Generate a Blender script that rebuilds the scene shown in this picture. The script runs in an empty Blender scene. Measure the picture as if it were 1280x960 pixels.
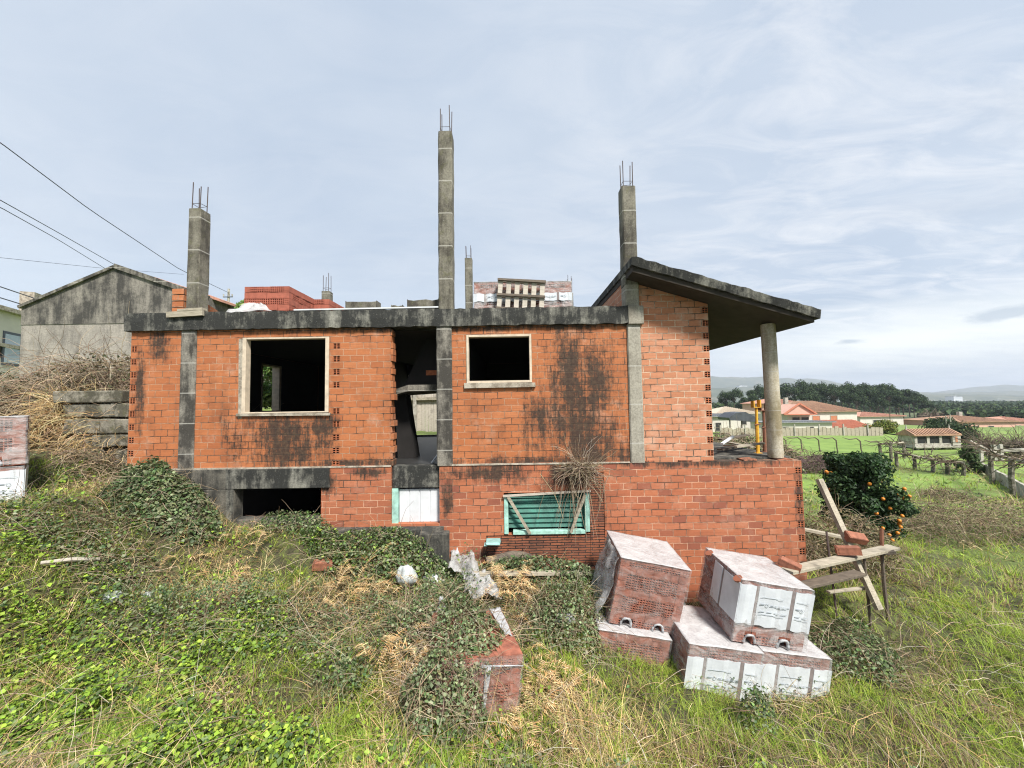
import bpy, math, random
import numpy as np
from mathutils import Vector, Matrix
random.seed(7); rng = np.random.default_rng(11)
R = math.radians; PI = math.pi
sc = bpy.context.scene; COL = sc.collection

# ------------------------------------------------------------------ camera
F = 480.0; PITCH = R(2.9); ROLL = R(-0.86); EYE = np.array([0, 0, 1.1])
def _rx(a): c, s = math.cos(a), math.sin(a); return np.array([[1, 0, 0], [0, c, -s], [0, s, c]])
def _rz(a): c, s = math.cos(a), math.sin(a); return np.array([[c, -s, 0], [s, c, 0], [0, 0, 1]])
CM = _rx(PI/2 + PITCH) @ _rz(ROLL)
def ray(px, py): return CM @ np.array([(px-640)/F, (480-py)/F, -1.0])
def at(px, py, Y):
    d = ray(px, py); return EYE + d*(Y/d[1])
cam = bpy.data.objects.new('camera', bpy.data.cameras.new('camera')); COL.objects.link(cam)
cam.data.sensor_width = 36; cam.data.lens = F/1280*36; cam.data.clip_end = 20000; cam.data.clip_start = 0.05
m4 = Matrix.Identity(4)
for i in range(3):
    for j in range(3): m4[i][j] = CM[i, j]
m4.translation = Vector(EYE); cam.matrix_world = m4
sc.camera = cam

# ------------------------------------------------------------------ terrain height
CTRL = np.array([(-7.5,6,-.3),(-7.5,4,-.9),(-7.5,2,-1.2),(-8,8,.1),(-6.3,7,-.45),(-4,7,-1.0),(-4,5.5,-1.5),(-4,4,-1.9),(-4,2,-1.5),
 (-2,7,-1.35),(-2,5.5,-1.95),(-2,4,-2.25),(-1,6.2,-1.75),(0,7,-1.8),(0,5.5,-2.25),(0,4,-2.5),(0,2,-1.6),(0,0,-.6),(1,6.4,-1.95),(2,7,-1.95),(2,5.4,-2.62),(2,4,-2.65),
 (2.2,5.0,-2.85),(2.6,6.2,-2.65),(3.7,7,-2.3),(3.5,6.2,-2.85),(3.5,5.1,-2.9),(3.5,4,-2.75),(4.4,6,-2.85),(5.2,7,-2.3),(5.5,5.5,-2.8),(6,4,-2.85),(3.5,2,-1.9),(7,6.5,-2.65),(7,8,-2.6),(9.5,9.5,-2.75),(6,10,-2.5),
 (9,6,-2.8),(9,3,-2.6),(12,10,-2.95),(16,9,-3.0),(20,10,-3.0),(12,20,-3.4),(20,20,-3.4),(30,20,-3.4),(25,40,-4.05),(40,40,-4.35),(60,45,-4.4),(40,56,-4.4),(25,56,-4.3),(60,60,-4.6),(60,87,-5.6),(40,87,-5.5),(90,90,-5.7),(120,90,-5.8),
 (-4,16,-.15),(-1,17,-.1),(2,16,-.5),(6,16,-1.8),(8,13,-2.3),(10,30,-3.2),(0,30,-.2),(-9,8.6,.75),(-10,7.3,.3),(-12,8.5,.9),(-14,14,1.0),(-20,14,.9),(-9,12,.8),(-8,10.5,.4),(-12,20,1.2),(-30,25,1.5),(-20,6,.3),(-30,10,1.2),(0,-6,0),(-10,-6,0.3),(10,-6,-1),(-20,60,1.5),(0,60,-.5)])
def sst(a, b, x):
    t = np.clip((x-a)/(b-a), 0, 1); return t*t*(3-2*t)
_perm = rng.random((256, 256))
def vnoise(x, y):
    x = np.asarray(x, float); y = np.asarray(y, float)
    xi = np.floor(x).astype(int); yi = np.floor(y).astype(int); fx = x-xi; fy = y-yi
    fx = fx*fx*(3-2*fx); fy = fy*fy*(3-2*fy)
    g = lambda a, b: _perm[a & 255, b & 255]
    return (g(xi, yi)*(1-fx)+g(xi+1, yi)*fx)*(1-fy)+(g(xi, yi+1)*(1-fx)+g(xi+1, yi+1)*fx)*fy
def fnoise(x, y, o=3):
    s = 0; a = .5; n = 0
    for k in range(o):
        s = s+a*vnoise(x*2**k+17*k, y*2**k+5*k); n += a; a *= .5
    return s/n
def H(x, y):
    x = np.asarray(x, float); y = np.asarray(y, float); shp = x.shape
    xf = x.ravel(); yf = y.ravel(); out = np.empty_like(xf)
    for i in range(0, len(xf), 20000):
        a = xf[i:i+20000, None]; b = yf[i:i+20000, None]
        d2 = (a-CTRL[:, 0])**2+(b-CTRL[:, 1])**2
        w = 1/(d2+.35)**2.3
        out[i:i+20000] = (w*CTRL[:, 2]).sum(1)/w.sum(1)
    r = np.hypot(xf, yf)
    t = sst(100, 260, r); z = out*(1-t)+t*(-8-14*sst(250, 1500, r))
    near = 1-sst(20, 45, r)
    z = z+near*((fnoise(xf*1.3, yf*1.3)-.5)*.22+(fnoise(xf*4+9, yf*4)-.5)*.07)
    return z.reshape(shp)
def h1(x, y): return float(H(np.array([x]), np.array([y]))[0])
def ground(px, py):
    d = ray(px, py); Y = np.concatenate([np.arange(1.5, 20, .03), np.arange(20, 120, .5)])
    P = EYE[None]+d[None]*(Y/d[1])[:, None]
    below = P[:, 2] <= H(P[:, 0], P[:, 1])
    k = int(np.argmax(below)) if below.any() else len(Y)-1
    return P[k]

# ------------------------------------------------------------------ objects, tags
def tag(o, label=None, cat=None, group=None, kind=None):
    if label: o['label'] = label
    if cat: o['category'] = cat
    if group: o['group'] = group
    if kind: o['kind'] = kind
    return o
def thing(name, label, cat, loc=(0, 0, 0), group=None, local=False):
    o = bpy.data.objects.new(name, None); COL.objects.link(o); o.location = loc
    o.empty_display_size = .1
    if not local: LOC[o.name] = tuple(loc)      # parts of this thing are modelled in world coordinates
    return tag(o, label, cat, group)
LOC = {}
def link(name, me, parent=None):
    o = bpy.data.objects.new(name, me); COL.objects.link(o)
    if parent is not None:
        o.parent = parent
        if parent.name in LOC: o.matrix_parent_inverse = Matrix.Translation(-Vector(LOC[parent.name]))
    return o
def copy_tree(o, parent=None):
    c = o.copy(); COL.objects.link(c)
    if parent is not None: c.parent = parent
    for ch in list(o.children): copy_tree(ch, c)
    return c

class MB:
    """collects polygons, becomes ONE mesh object"""
    def __init__(s): s.v = []; s.f = []; s.mi = []; s.T = None
    def add(s, vs, fs, mi=0):
        b = len(s.v)
        if s.T is not None: vs = [tuple(s.T @ Vector(v)) for v in vs]
        s.v += [tuple(map(float, v)) for v in vs]; s.f += [tuple(i+b for i in f) for f in fs]; s.mi += [mi]*len(fs); return s
    def box(s, x0, x1, y0, y1, z0, z1, mi=0, jit=0):
        j = lambda: random.uniform(-jit, jit) if jit else 0
        vs = [(x+j(), y+j(), z+j()) for z in (z0, z1) for y in (y0, y1) for x in (x0, x1)]
        return s.add(vs, [(0, 2, 3, 1), (4, 5, 7, 6), (0, 1, 5, 4), (2, 6, 7, 3), (0, 4, 6, 2), (1, 3, 7, 5)], mi)
    def bar(s, a, b, w, h=None, mi=0, up=(0, 0, 1)):
        a = Vector(a); b = Vector(b); h = h or w; d = (b-a).normalized()
        u = d.cross(Vector(up))
        if u.length < 1e-3: u = d.cross(Vector((1, 0, 0)))
        u.normalize(); v = u.cross(d)
        vs = []
        for p in (a, b):
            for (i, k) in ((-1, -1), (1, -1), (1, 1), (-1, 1)): vs.append(p+u*(i*w/2)+v*(k*h/2))
        return s.add(vs, [(0, 3, 2, 1), (4, 5, 6, 7), (0, 1, 5, 4), (1, 2, 6, 5), (2, 3, 7, 6), (3, 0, 4, 7)], mi)
    def tube(s, pts, rad, n=8, mi=0, cap=True):
        pts = [Vector(p) for p in pts]; vs = []; fs = []
        if not isinstance(rad, (list, tuple)): rad = [rad]*len(pts)
        ref = Vector((.31, .17, .93))
        for i, p in enumerate(pts):
            d = (pts[min(i+1, len(pts)-1)]-pts[max(i-1, 0)]).normalized()
            u = d.cross(ref)
            if u.length < .2: u = d.cross(Vector((1, 0, 0)))
            u.normalize(); v = d.cross(u)
            for k in range(n):
                a = 2*PI*k/n; vs.append(p+(u*math.cos(a)+v*math.sin(a))*rad[i])
        for i in range(len(pts)-1):
            for k in range(n):
                fs.append((i*n+k, i*n+(k+1) % n, (i+1)*n+(k+1) % n, (i+1)*n+k))
        if cap: fs += [tuple(reversed(range(n))), tuple(range((len(pts)-1)*n, len(pts)*n))]
        return s.add(vs, fs, mi)
    def prism(s, poly, y0, y1, mi=0):   # polygon in XZ extruded along Y
        n = len(poly); vs = [(x, y0, z) for x, z in poly]+[(x, y1, z) for x, z in poly]
        fs = [tuple(range(n)), tuple(reversed(range(n, 2*n)))]+[(i, i+n, (i+1) % n+n, (i+1) % n) for i in range(n)]
        return s.add(vs, fs, mi)
    def wall(s, x0, x1, z0, z1, y0, y1, holes=(), mi=0, swap=False):
        """box with through holes, front y0; swap: x<->y"""
        xs = sorted({x0, x1, *[h[i] for h in holes for i in (0, 1) if x0 < h[i] < x1]})
        zs = sorted({z0, z1, *[h[i] for h in holes for i in (2, 3) if z0 < h[i] < z1]})
        hole = lambda i, k: i < 0 or k < 0 or i >= len(xs)-1 or k >= len(zs)-1 or any(h[0]-1e-6 <= xs[i] and xs[i+1] <= h[1]+1e-6 and h[2]-1e-6 <= zs[k] and zs[k+1] <= h[3]+1e-6 for h in holes)
        P = (lambda x, y, z: (y, x, z)) if swap else (lambda x, y, z: (x, y, z))
        vs = []; fs = []; idx = {}
        def V(i, k, y):
            key = (i, k, y)
            if key not in idx: idx[key] = len(vs); vs.append(P(xs[i], y, zs[k]))
            return idx[key]
        for i in range(len(xs)-1):
            for k in range(len(zs)-1):
                if hole(i, k): continue
                fs.append((V(i, k, y0), V(i+1, k, y0), V(i+1, k+1, y0), V(i, k+1, y0)))
                fs.append((V(i, k, y1), V(i, k+1, y1), V(i+1, k+1, y1), V(i+1, k, y1)))
                if hole(i-1, k): fs.append((V(i, k, y0), V(i, k+1, y0), V(i, k+1, y1), V(i, k, y1)))
                if hole(i+1, k): fs.append((V(i+1, k, y0), V(i+1, k, y1), V(i+1, k+1, y1), V(i+1, k+1, y0)))
                if hole(i, k-1): fs.append((V(i, k, y0), V(i, k, y1), V(i+1, k, y1), V(i+1, k, y0)))
                if hole(i, k+1): fs.append((V(i, k+1, y0), V(i+1, k+1, y0), V(i+1, k+1, y1), V(i, k+1, y1)))
        if swap: fs = [tuple(reversed(f)) for f in fs]
        return s.add(vs, fs, mi)
    def perf(s, O, U, V, N, w, h, nx, nz, fr=.62, dep=.05, mi=0, md=0):
        """face of a hollow brick: nx by nz recessed holes"""
        O, U, V, N = Vector(O), Vector(U), Vector(V), Vector(N)
        def ticks(L, n):
            c = L/n; t = [0]
            for i in range(n): t += [i*c+c*(1-fr)/2, i*c+c*(1+fr)/2]
            return t+[L]
        us = ticks(w, nx); vs_ = ticks(h, nz)
        for i in range(len(us)-1):
            for k in range(len(vs_)-1):
                q = [O+U*us[i]+V*vs_[k], O+U*us[i+1]+V*vs_[k], O+U*us[i+1]+V*vs_[k+1], O+U*us[i]+V*vs_[k+1]]
                if i % 2 == 1 and k % 2 == 1:
                    b = [p-N*dep for p in q]
                    s.add(q+b, [(4, 5, 6, 7)], md)
                    s.add(q+b, [(0, 1, 5, 4), (1, 2, 6, 5), (2, 3, 7, 6), (3, 0, 4, 7)], md)
                else: s.add(q, [(0, 1, 2, 3)], mi)
        return s
    def brick(s, O, U, V, N, w, h, d, nx=0, nz=0, mi=0, fr=.62, dep=.04, md=None):
        """brick whose visible face sits at O (corner), spanning U*w, V*h, going in along -N*d"""
        O, U, V, N = Vector(O), Vector(U), Vector(V), Vector(N)
        q = [O, O+U*w, O+U*w+V*h, O+V*h]; b = [p-N*d for p in q]
        s.add(q+b, [(0, 4, 5, 1), (1, 5, 6, 2), (2, 6, 7, 3), (3, 7, 4, 0), (7, 6, 5, 4)], mi)
        if nx: s.perf(O, U, V, N, w, h, nx, nz, fr, dep, mi, mi if md is None else md)
        else: s.add(q, [(0, 1, 2, 3)], mi)
        return s
    def build(s, name, mats, parent=None, smooth=False, bevel=0):
        me = bpy.data.meshes.new(name); me.from_pydata(s.v, [], s.f)
        if not isinstance(mats, (list, tuple)): mats = [mats]
        for m in mats: me.materials.append(m)
        me.polygons.foreach_set('material_index', s.mi)
        if smooth: me.polygons.foreach_set('use_smooth', [True]*len(me.polygons))
        me.update()
        o = link(name, me, parent)
        if bevel:
            b = o.modifiers.new('b', 'BEVEL'); b.width = bevel; b.segments = 2; b.limit_method = 'ANGLE'
        return o
def BOX(name, m, parent, *a, bevel=0, jit=0): return MB().box(*a, jit=jit).build(name, m, parent, bevel=bevel)

def npmesh(name, V, Fc, cols, m, parent=None, smooth=False):
    """V (n,3), Fc (m,k) uniform polygons, cols (n,3) per-vertex colour"""
    V = np.ascontiguousarray(V, np.float32).reshape(-1, 3); Fc = np.ascontiguousarray(Fc, np.int32)
    me = bpy.data.meshes.new(name); k = Fc.shape[1]
    me.vertices.add(len(V)); me.vertices.foreach_set('co', V.ravel())
    me.loops.add(Fc.size); me.loops.foreach_set('vertex_index', Fc.ravel())
    me.polygons.add(len(Fc)); me.polygons.foreach_set('loop_start', np.arange(0, Fc.size, k, dtype=np.int32))
    if smooth: me.polygons.foreach_set('use_smooth', np.ones(len(Fc), bool))
    if cols is not None:
        a = me.color_attributes.new('Col', 'FLOAT_COLOR', 'POINT')
        c = np.ones((len(V), 4), np.float32); c[:, :3] = cols; a.data.foreach_set('color', c.ravel())
    me.materials.append(m); me.update(calc_edges=True); me.validate()
    return link(name, me, parent)

# vegetation pieces: each returns (verts, faces(tri), colours)
def blades(P, az, lean, curve, L, W, col, seg=3):
    n = len(P); az = np.asarray(az); t = np.linspace(0, 1, seg+1)
    hx = np.stack([np.cos(az), np.sin(az), np.zeros(n)], 1); sd = np.stack([-np.sin(az), np.cos(az), np.zeros(n)], 1)
    V = np.zeros((n, seg+1, 2, 3)); p = P.copy(); z = np.array([0, 0, 1.])
    for k in range(seg+1):
        w = (W*(1-.93*t[k]**1.5))[:, None]*.5
        V[:, k, 0] = p-sd*w; V[:, k, 1] = p+sd*w
        th = lean+curve*(t[k]+.5/seg)
        p = p+(L/seg)[:, None]*(np.sin(th)[:, None]*hx+np.cos(th)[:, None]*z)
    b = (np.arange(n)*(seg+1)*2)[:, None]; fs = []
    for k in range(seg):
        a = 2*k; fs.append(np.concatenate([b+a, b+a+1, b+a+3], 1)); fs.append(np.concatenate([b+a, b+a+3, b+a+2], 1))
    return V.reshape(-1, 3), np.concatenate(fs), np.repeat(col, (seg+1)*2, 0)
def unit(v): return v/np.maximum(np.linalg.norm(v, axis=1, keepdims=True), 1e-9)
def leaves(P, Nn, size, col, asp=.6, fold=.18):
    n = len(P); Nn = unit(Nn); r = unit(rng.normal(size=(n, 3)))
    T = unit(np.cross(Nn, r)); B = np.cross(Nn, T); s = size[:, None]
    V = np.zeros((n, 4, 3)); V[:, 0] = P-T*s*.5; V[:, 2] = P+T*s*.5-Nn*s*.1
    V[:, 1] = P+B*s*asp*.5+Nn*s*fold-T*s*.08; V[:, 3] = P-B*s*asp*.5+Nn*s*fold-T*s*.08
    b = (np.arange(n)*4)[:, None]
    return V.reshape(-1, 3), np.concatenate([np.concatenate([b, b+1, b+2], 1), np.concatenate([b, b+2, b+3], 1)]), np.repeat(col, 4, 0)
def twigs(paths, r0, r1, col):
    n, k, _ = paths.shape; D = np.gradient(paths, axis=1); ref = unit(rng.normal(size=(n, 3)))
    V = np.zeros((n, k, 3, 3)); rad = np.linspace(0, 1, k)
    for i in range(k):
        d = unit(D[:, i]); u = unit(np.cross(d, ref)); v = np.cross(d, u); r = (r0+(r1-r0)*rad[i])[:, None]
        for j in range(3):
            a = 2*PI*j/3; V[:, i, j] = paths[:, i]+(u*math.cos(a)+v*math.sin(a))*r
    b = (np.arange(n)*k*3)[:, None]; fs = []
    for i in range(k-1):
        for j in range(3):
            a, c = i*3+j, i*3+(j+1) % 3; e, g = a+3, c+3
            fs += [np.concatenate([b+a, b+c, b+g], 1), np.concatenate([b+a, b+g, b+e], 1)]
    return V.reshape(-1, 3), np.concatenate(fs), np.repeat(col, k*3, 0)
def join(parts):
    V = []; Fs = []; Cs = []; o = 0
    for v, f, c in parts: V.append(v); Fs.append(f+o); Cs.append(c); o += len(v)
    return np.concatenate(V), np.concatenate(Fs), np.concatenate(Cs)
def pick(pal, n, jit=.18):
    pal = np.array(pal); c = pal[rng.integers(0, len(pal), n)]
    return np.clip(c*(1+rng.normal(0, jit, (n, 1))), .004, 1)*(1+rng.normal(0, .05, (n, 3)))
def curvy(P, d0, L, k=6, wob=.5, grav=0.0):
    n = len(P); out = np.zeros((n, k, 3)); p = P.copy(); d = unit(d0); 
    for i in range(k):
        out[:, i] = p; d = unit(d+rng.normal(0, wob/ k*2, (n, 3))+np.array([0, 0, -grav])); p = p+d*(L/(k-1))[:, None]
    return out

# ------------------------------------------------------------------ materials
class NT:
    def __init__(s, name):
        s.m = bpy.data.materials.new(name); s.m.use_nodes = True; s.t = s.m.node_tree; s.t.nodes.clear()
        s.out = s.n('OutputMaterial'); s.p = s.n('BsdfPrincipled'); s.l(s.p.outputs[0], s.out.inputs[0])
        s.tc = s.n('TexCoord')
    def n(s, k, **kw):
        o = s.t.nodes.new('ShaderNode'+k)
        for a, b in kw.items(): setattr(o, a, b)
        return o
    def l(s, a, b): s.t.links.new(a, b)
    def put(s, sock, v):
        if hasattr(v, 'is_linked') or hasattr(v, 'links'): s.l(v, sock)
        elif isinstance(v, tuple) and len(v) == 3 and sock.type == 'RGBA': sock.default_value = (*v, 1)
        else: sock.default_value = v
    def math(s, op, a, b=0.0, clamp=False):
        o = s.n('Math', operation=op, use_clamp=clamp); s.put(o.inputs[0], a); s.put(o.inputs[1], b); return o.outputs[0]
    def vmath(s, op, a, b=(0, 0, 0)):
        o = s.n('VectorMath', operation=op); s.put(o.inputs[0], a); s.put(o.inputs[1], b)
        return o.outputs['Value'] if op in ('LENGTH', 'DOT_PRODUCT') else o.outputs[0]
    def noise(s, scale, vec=None, det=5, rough=.6, dist=0):
        o = s.n('TexNoise'); o.inputs['Scale'].default_value = scale; o.inputs['Detail'].default_value = det
        o.inputs['Roughness'].default_value = rough; o.inputs['Distortion'].default_value = dist
        s.l(vec if vec is not None else s.tc.outputs['Object'], o.inputs['Vector']); return o.outputs['Fac']
    def mix(s, f, a, b, bl='MIX'):
        o = s.n('Mix', data_type='RGBA', blend_type=bl); s.put(o.inputs[0], f); s.put(o.inputs[6], a); s.put(o.inputs[7], b); return o.outputs[2]
    def ramp(s, f, stops):
        o = s.n('ValToRGB'); e = o.color_ramp.elements
        while len(e) < len(stops): e.new(.5)
        for el, (p, c) in zip(e, stops): el.position = p; el.color = (*c, 1) if isinstance(c, tuple) else (c, c, c, 1)
        s.l(f, o.inputs[0]); return o.outputs[0]
    def rng(s, f, a, b, c=0., d=1.):
        o = s.n('MapRange'); s.put(o.inputs[0], f)
        for i, x in enumerate((a, b, c, d)): o.inputs[i+1].default_value = x
        return o.outputs[0]
    def bump(s, h, st=.5, dist=.02):
        o = s.n('Bump'); o.inputs['Strength'].default_value = st; o.inputs['Distance'].default_value = dist
        s.l(h, o.inputs['Height']); s.l(o.outputs[0], s.p.inputs['Normal'])
    def scaled(s, v, vec=None): return s.vmath('MULTIPLY', vec if vec is not None else s.tc.outputs['Object'], v)
    def blob(s, lst):
        """soft ellipses in object space where dirt has gathered: (cx, cz, rx, rz)"""
        res = None
        for cx, cz, rx, rz in lst:
            v = s.vmath('SUBTRACT', s.tc.outputs['Object'], (cx, 0, cz)); v = s.vmath('MULTIPLY', v, (1/rx, 0, 1/rz))
            k = s.rng(s.vmath('LENGTH', v), 1.15, .25)
            res = k if res is None else s.math('MAXIMUM', res, k)
        return res
    def fin(s, col=None, rough=None):
        if col is not None: s.put(s.p.inputs['Base Color'], col)
        if rough is not None: s.put(s.p.inputs['Roughness'], rough)
        return s.m

def m_plain(name, col, rough=.7, var=.25, scale=6, bump=.15, metal=0):
    t = NT(name); f = t.noise(scale); d = tuple(c*(1-var) for c in col); u = tuple(min(1, c*(1+var)) for c in col)
    if bump: t.bump(t.noise(scale*6), bump, .01)
    t.p.inputs['Metallic'].default_value = metal
    return t.fin(t.ramp(f, [(.3, d), (.7, u)]), rough)

def m_brick(name, tones, mortar, w=.245, h=.119, msize=.006, stain=None, all_dirt=.2, side=True, pale=.0, dy=0.0, moss=0.3):
    t = NT(name); o = t.tc.outputs['Object']
    sp = t.n('SeparateXYZ'); t.l(o, sp.inputs[0])
    u = t.math('ADD', sp.outputs[0], sp.outputs[1]) if side else sp.outputs[0]
    c = t.n('CombineXYZ'); t.l(u, c.inputs[0]); t.l(t.math('ADD', sp.outputs[2], dy), c.inputs[1])
    nz = t.n('TexNoise'); nz.inputs['Scale'].default_value = 5; nz.inputs['Detail'].default_value = 4; t.l(o, nz.inputs['Vector'])
    vv = t.vmath('ADD', c.outputs[0], t.vmath('MULTIPLY', t.vmath('SUBTRACT', nz.outputs['Color'], (.5, .5, .5)), (.03, .028, 0))); nz2 = t.n('TexNoise'); nz2.inputs['Scale'].default_value = 34; nz2.inputs['Detail'].default_value = 3; t.l(o, nz2.inputs['Vector']); vv = t.vmath('ADD', vv, t.vmath('MULTIPLY', t.vmath('SUBTRACT', nz2.outputs['Color'], (.5, .5, .5)), (.016, .014, 0)))
    b = t.n('TexBrick'); b.offset = .5; t.l(vv, b.inputs['Vector'])
    for k, v in (('Color1', (0, 0, 0, 1)), ('Color2', (1, 1, 1, 1)), ('Mortar', (.5, .5, .5, 1)), ('Scale', 1), ('Mortar Size', msize), ('Mortar Smooth', .15), ('Bias', 0), ('Brick Width', w), ('Row Height', h)): b.inputs[k].default_value = v
    n = len(tones); col = t.ramp(b.outputs['Color'], [((i+.5)/n, x) for i, x in enumerate(tones)])
    rib = t.noise(1, t.scaled((2.2, 2.2, 70)), det=4, rough=.6); col = t.mix(t.rng(rib, .45, .72, 0, .42), col, tuple(x*.50 for x in tones[0])); fine = t.noise(26, det=6, rough=.7); col = t.mix(t.rng(fine, .35, .75, 0, .35), col, tuple(x*.55 for x in tones[0]))
    if pale:   # lime bloom
        pn = t.math('MULTIPLY', t.rng(t.noise(2.2, det=6, rough=.7), .55, .72), pale); col = t.mix(pn, col, (.52, .40, .31))
    jn = t.noise(3.1, det=3)
    mc = t.mix(t.rng(jn, .42, .60), mortar, tuple(x*.16 for x in mortar))
    col = t.mix(b.outputs['Fac'], col, mc)
    big = t.noise(1.6, det=8, rough=.72)
    st = t.noise(1, t.scaled((3.2, 3.2, .7)), det=7, rough=.7)
    d = t.rng(t.math('ADD', t.math('MULTIPLY', big, .5), t.math('MULTIPLY', st, .5)), .50, .66, 0, all_dirt)
    if stain:
        k = t.blob(stain)
        fs = t.noise(1, t.scaled((24, 24, 2.2)), det=6, rough=.75)
        thr = k
        for val, amp in ((st, 1.9), (t.noise(8, det=8, rough=.82), 2.0), (fs, 1.5), (b.outputs['Color'], .22), (b.outputs['Fac'], .16)):
            thr = t.math('ADD', thr, t.math('MULTIPLY', t.math('SUBTRACT', val, .5), amp))
        d = t.math('MAXIMUM', d, t.math('MULTIPLY', t.rng(thr, .38, .95), .93), clamp=True)
    dirt = t.mix(t.rng(t.noise(14, det=6, rough=.8), .45, .66), (.014, .011, .009), (.060, .044, .026) if moss else (.03, .02, .015))
    col = t.mix(d, col, dirt)
    hgt = t.math('ADD', t.math('MULTIPLY', t.math('SUBTRACT', 1, b.outputs['Fac']), 1), t.math('MULTIPLY', fine, .3))
    t.bump(t.math('ADD', hgt, t.math('MULTIPLY', b.outputs['Color'], .35)), .7, .012)
    return t.fin(col, .85)

def m_concrete(name, light, dark, amt=.5, lines=0.0, streak=True, scale=1.0, green=0):
    """weathered concrete; amt = how much of it is blackened"""
    t = NT(name); o = t.tc.outputs['Object']
    n1 = t.noise(2.1*scale, det=9, rough=.75); st = t.noise(1, t.scaled((5*scale, 5*scale, .9*scale)), det=7, rough=.72)
    f = t.math('ADD', t.math('MULTIPLY', n1, .5), t.math('MULTIPLY', st, .5)) if streak else n1
    lo = .62-.24*amt
    k = t.rng(f, lo-.06, lo+.07)
    col = t.mix(k, light, dark)
    fine = t.noise(38*scale, det=5, rough=.7); col = t.mix(t.rng(fine, .4, .7, 0, .5), col, tuple(x*.4 for x in dark))
    if green: col = t.mix(t.rng(t.noise(7), .55, .7, 0, green), col, (.09, .09, .035))
    sp = t.rng(t.noise(60, det=2), .66, .74, 0, .5); col = t.mix(sp, col, (.36, .36, .32))
    h = t.math('ADD', fine, t.math('MULTIPLY', n1, .6))
    if lines:
        sz = t.n('SeparateXYZ'); t.l(o, sz.inputs[0]); m = t.math('FRACT', t.math('DIVIDE', sz.outputs[2], lines))
        ln = t.rng(t.math('ABSOLUTE', t.math('SUBTRACT', m, .5)), .022, .012); col = t.mix(t.math('MULTIPLY', ln, .55), col, (.42, .41, .37))
    t.bump(h, .55, .012)
    return t.fin(col, .92)

def m_leaf(name, rough=.55, trans=.35, spec=.3):
    t = NT(name); a = t.n('Attribute'); a.attribute_name = 'Col'
    tr = t.n('BsdfTranslucent'); mx = t.n('MixShader'); mx.inputs[0].default_value = trans
    t.l(a.outputs['Color'], tr.inputs[0]); t.l(a.outputs['Color'], t.p.inputs['Base Color'])
    t.p.inputs['Roughness'].default_value = rough; t.p.inputs['Specular IOR Level'].default_value = spec
    t.l(t.p.outputs[0], mx.inputs[1]); t.l(tr.outputs[0], mx.inputs[2]); t.l(mx.outputs[0], t.out.inputs[0])
    return t.m
def m_dry(name):
    t = NT(name); a = t.n('Attribute'); a.attribute_name = 'Col'; t.p.inputs['Specular IOR Level'].default_value = .2
    return t.fin(a.outputs['Color'], .85)
def m_wood(name, a, b, scale=1.0):
    t = NT(name); v = t.scaled((3*scale, 3*scale, 3*scale)); w = t.noise(6, t.scaled((1.2, 9, 9)), det=6, rough=.7)
    col = t.ramp(w, [(.3, b), (.65, a)]); col = t.mix(t.rng(t.noise(3), .55, .7, 0, .6), col, tuple(x*.4 for x in b))
    t.bump(w, .4, .01); return t.fin(col, .85)
def m_tiles(name, a, b, rot=0, s=.23):
    t = NT(name); n = t.noise(1.2, det=8, rough=.7); f = t.noise(14, det=3)
    col = t.mix(t.rng(n, .38, .62), a, b); col = t.mix(t.rng(f, .5, .7, 0, .6), col, tuple(x*.45 for x in b))
    t.bump(f, .6, .05); return t.fin(col, .9)
def m_film(name, lo=.25, hi=.8, tint=(.80, .82, .86), rough=.28):
    """wrinkled stretch film: partly clear, partly milky"""
    t = NT(name); f = t.noise(3.2, t.scaled((1, 1, 2.2)), det=7, rough=.68, dist=1.2); g = t.noise(22, t.scaled((1, 1, .5)), det=4)
    k = t.math('ADD', t.rng(f, .36, .64, lo, hi), t.rng(g, .55, .75, 0, .18), clamp=True)
    tr = t.n('BsdfTransparent'); mx = t.n('MixShader'); t.l(k, mx.inputs[0]); t.l(tr.outputs[0], mx.inputs[1]); t.l(t.p.outputs[0], mx.inputs[2]); t.l(mx.outputs[0], t.out.inputs[0])
    t.bump(t.math('ADD', f, t.math('MULTIPLY', g, .4)), .9, .03)
    return t.fin(tint, rough)

ORANGE = [(.37, .122, .042), (.42, .145, .052), (.39, .13, .046), (.44, .16, .062), (.34, .108, .038)]
M = {}
M['brick'] = m_brick('hollow_orange_brick', ORANGE, (.40, .24, .15), stain=[(-4.25, .60, 1.25, .80), (-4.1, .35, 1.2, .65), (-3.5, .75, .6, .35), (-6.45, 2.3, .45, .6), (-6.8, 1.4, .2, 1.4), (1.25, 1.5, 1.25, 1.7), (.75, .75, 1.1, 1.0), (1.4, .5, 1.0, 1.0), (-2.3, .05, 3.2, .16), (-.3, 2.53, 7.5, .16), (1.6, .15, 1.2, .6), (.5, 0, 2, .25)], all_dirt=.42, pale=.35)
M['brick_clean'] = m_brick('pale_orange_brick', [(.43, .175, .088), (.48, .205, .108), (.45, .19, .098), (.52, .24, .14)], (.52, .38, .27), msize=.008, all_dirt=.14, pale=.4, dy=.03)
M['brick_red'] = m_brick('red_brick', [(.36, .112, .050), (.41, .142, .064), (.23, .072, .044), (.38, .125, .056), (.44, .165, .085), (.35, .112, .05), (.40, .133, .06)], (.50, .28, .18), msize=.007, stain=[(-.4, -.12, 1.4, .32), (1.0, -.2, .9, .5), (1.2, -1.5, 1.2, .4), (3.3, -.02, 2.6, .12), (5.1, -.8, .12, 1.0), (-1.2, -.6, .18, .6), (-3.35, -.3, .3, .3), (.3, -1.6, 1.5, .25), (-2.6, -.1, .5, .16), (1.5, -.9, .25, .8)], all_dirt=.18, pale=.2)
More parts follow.
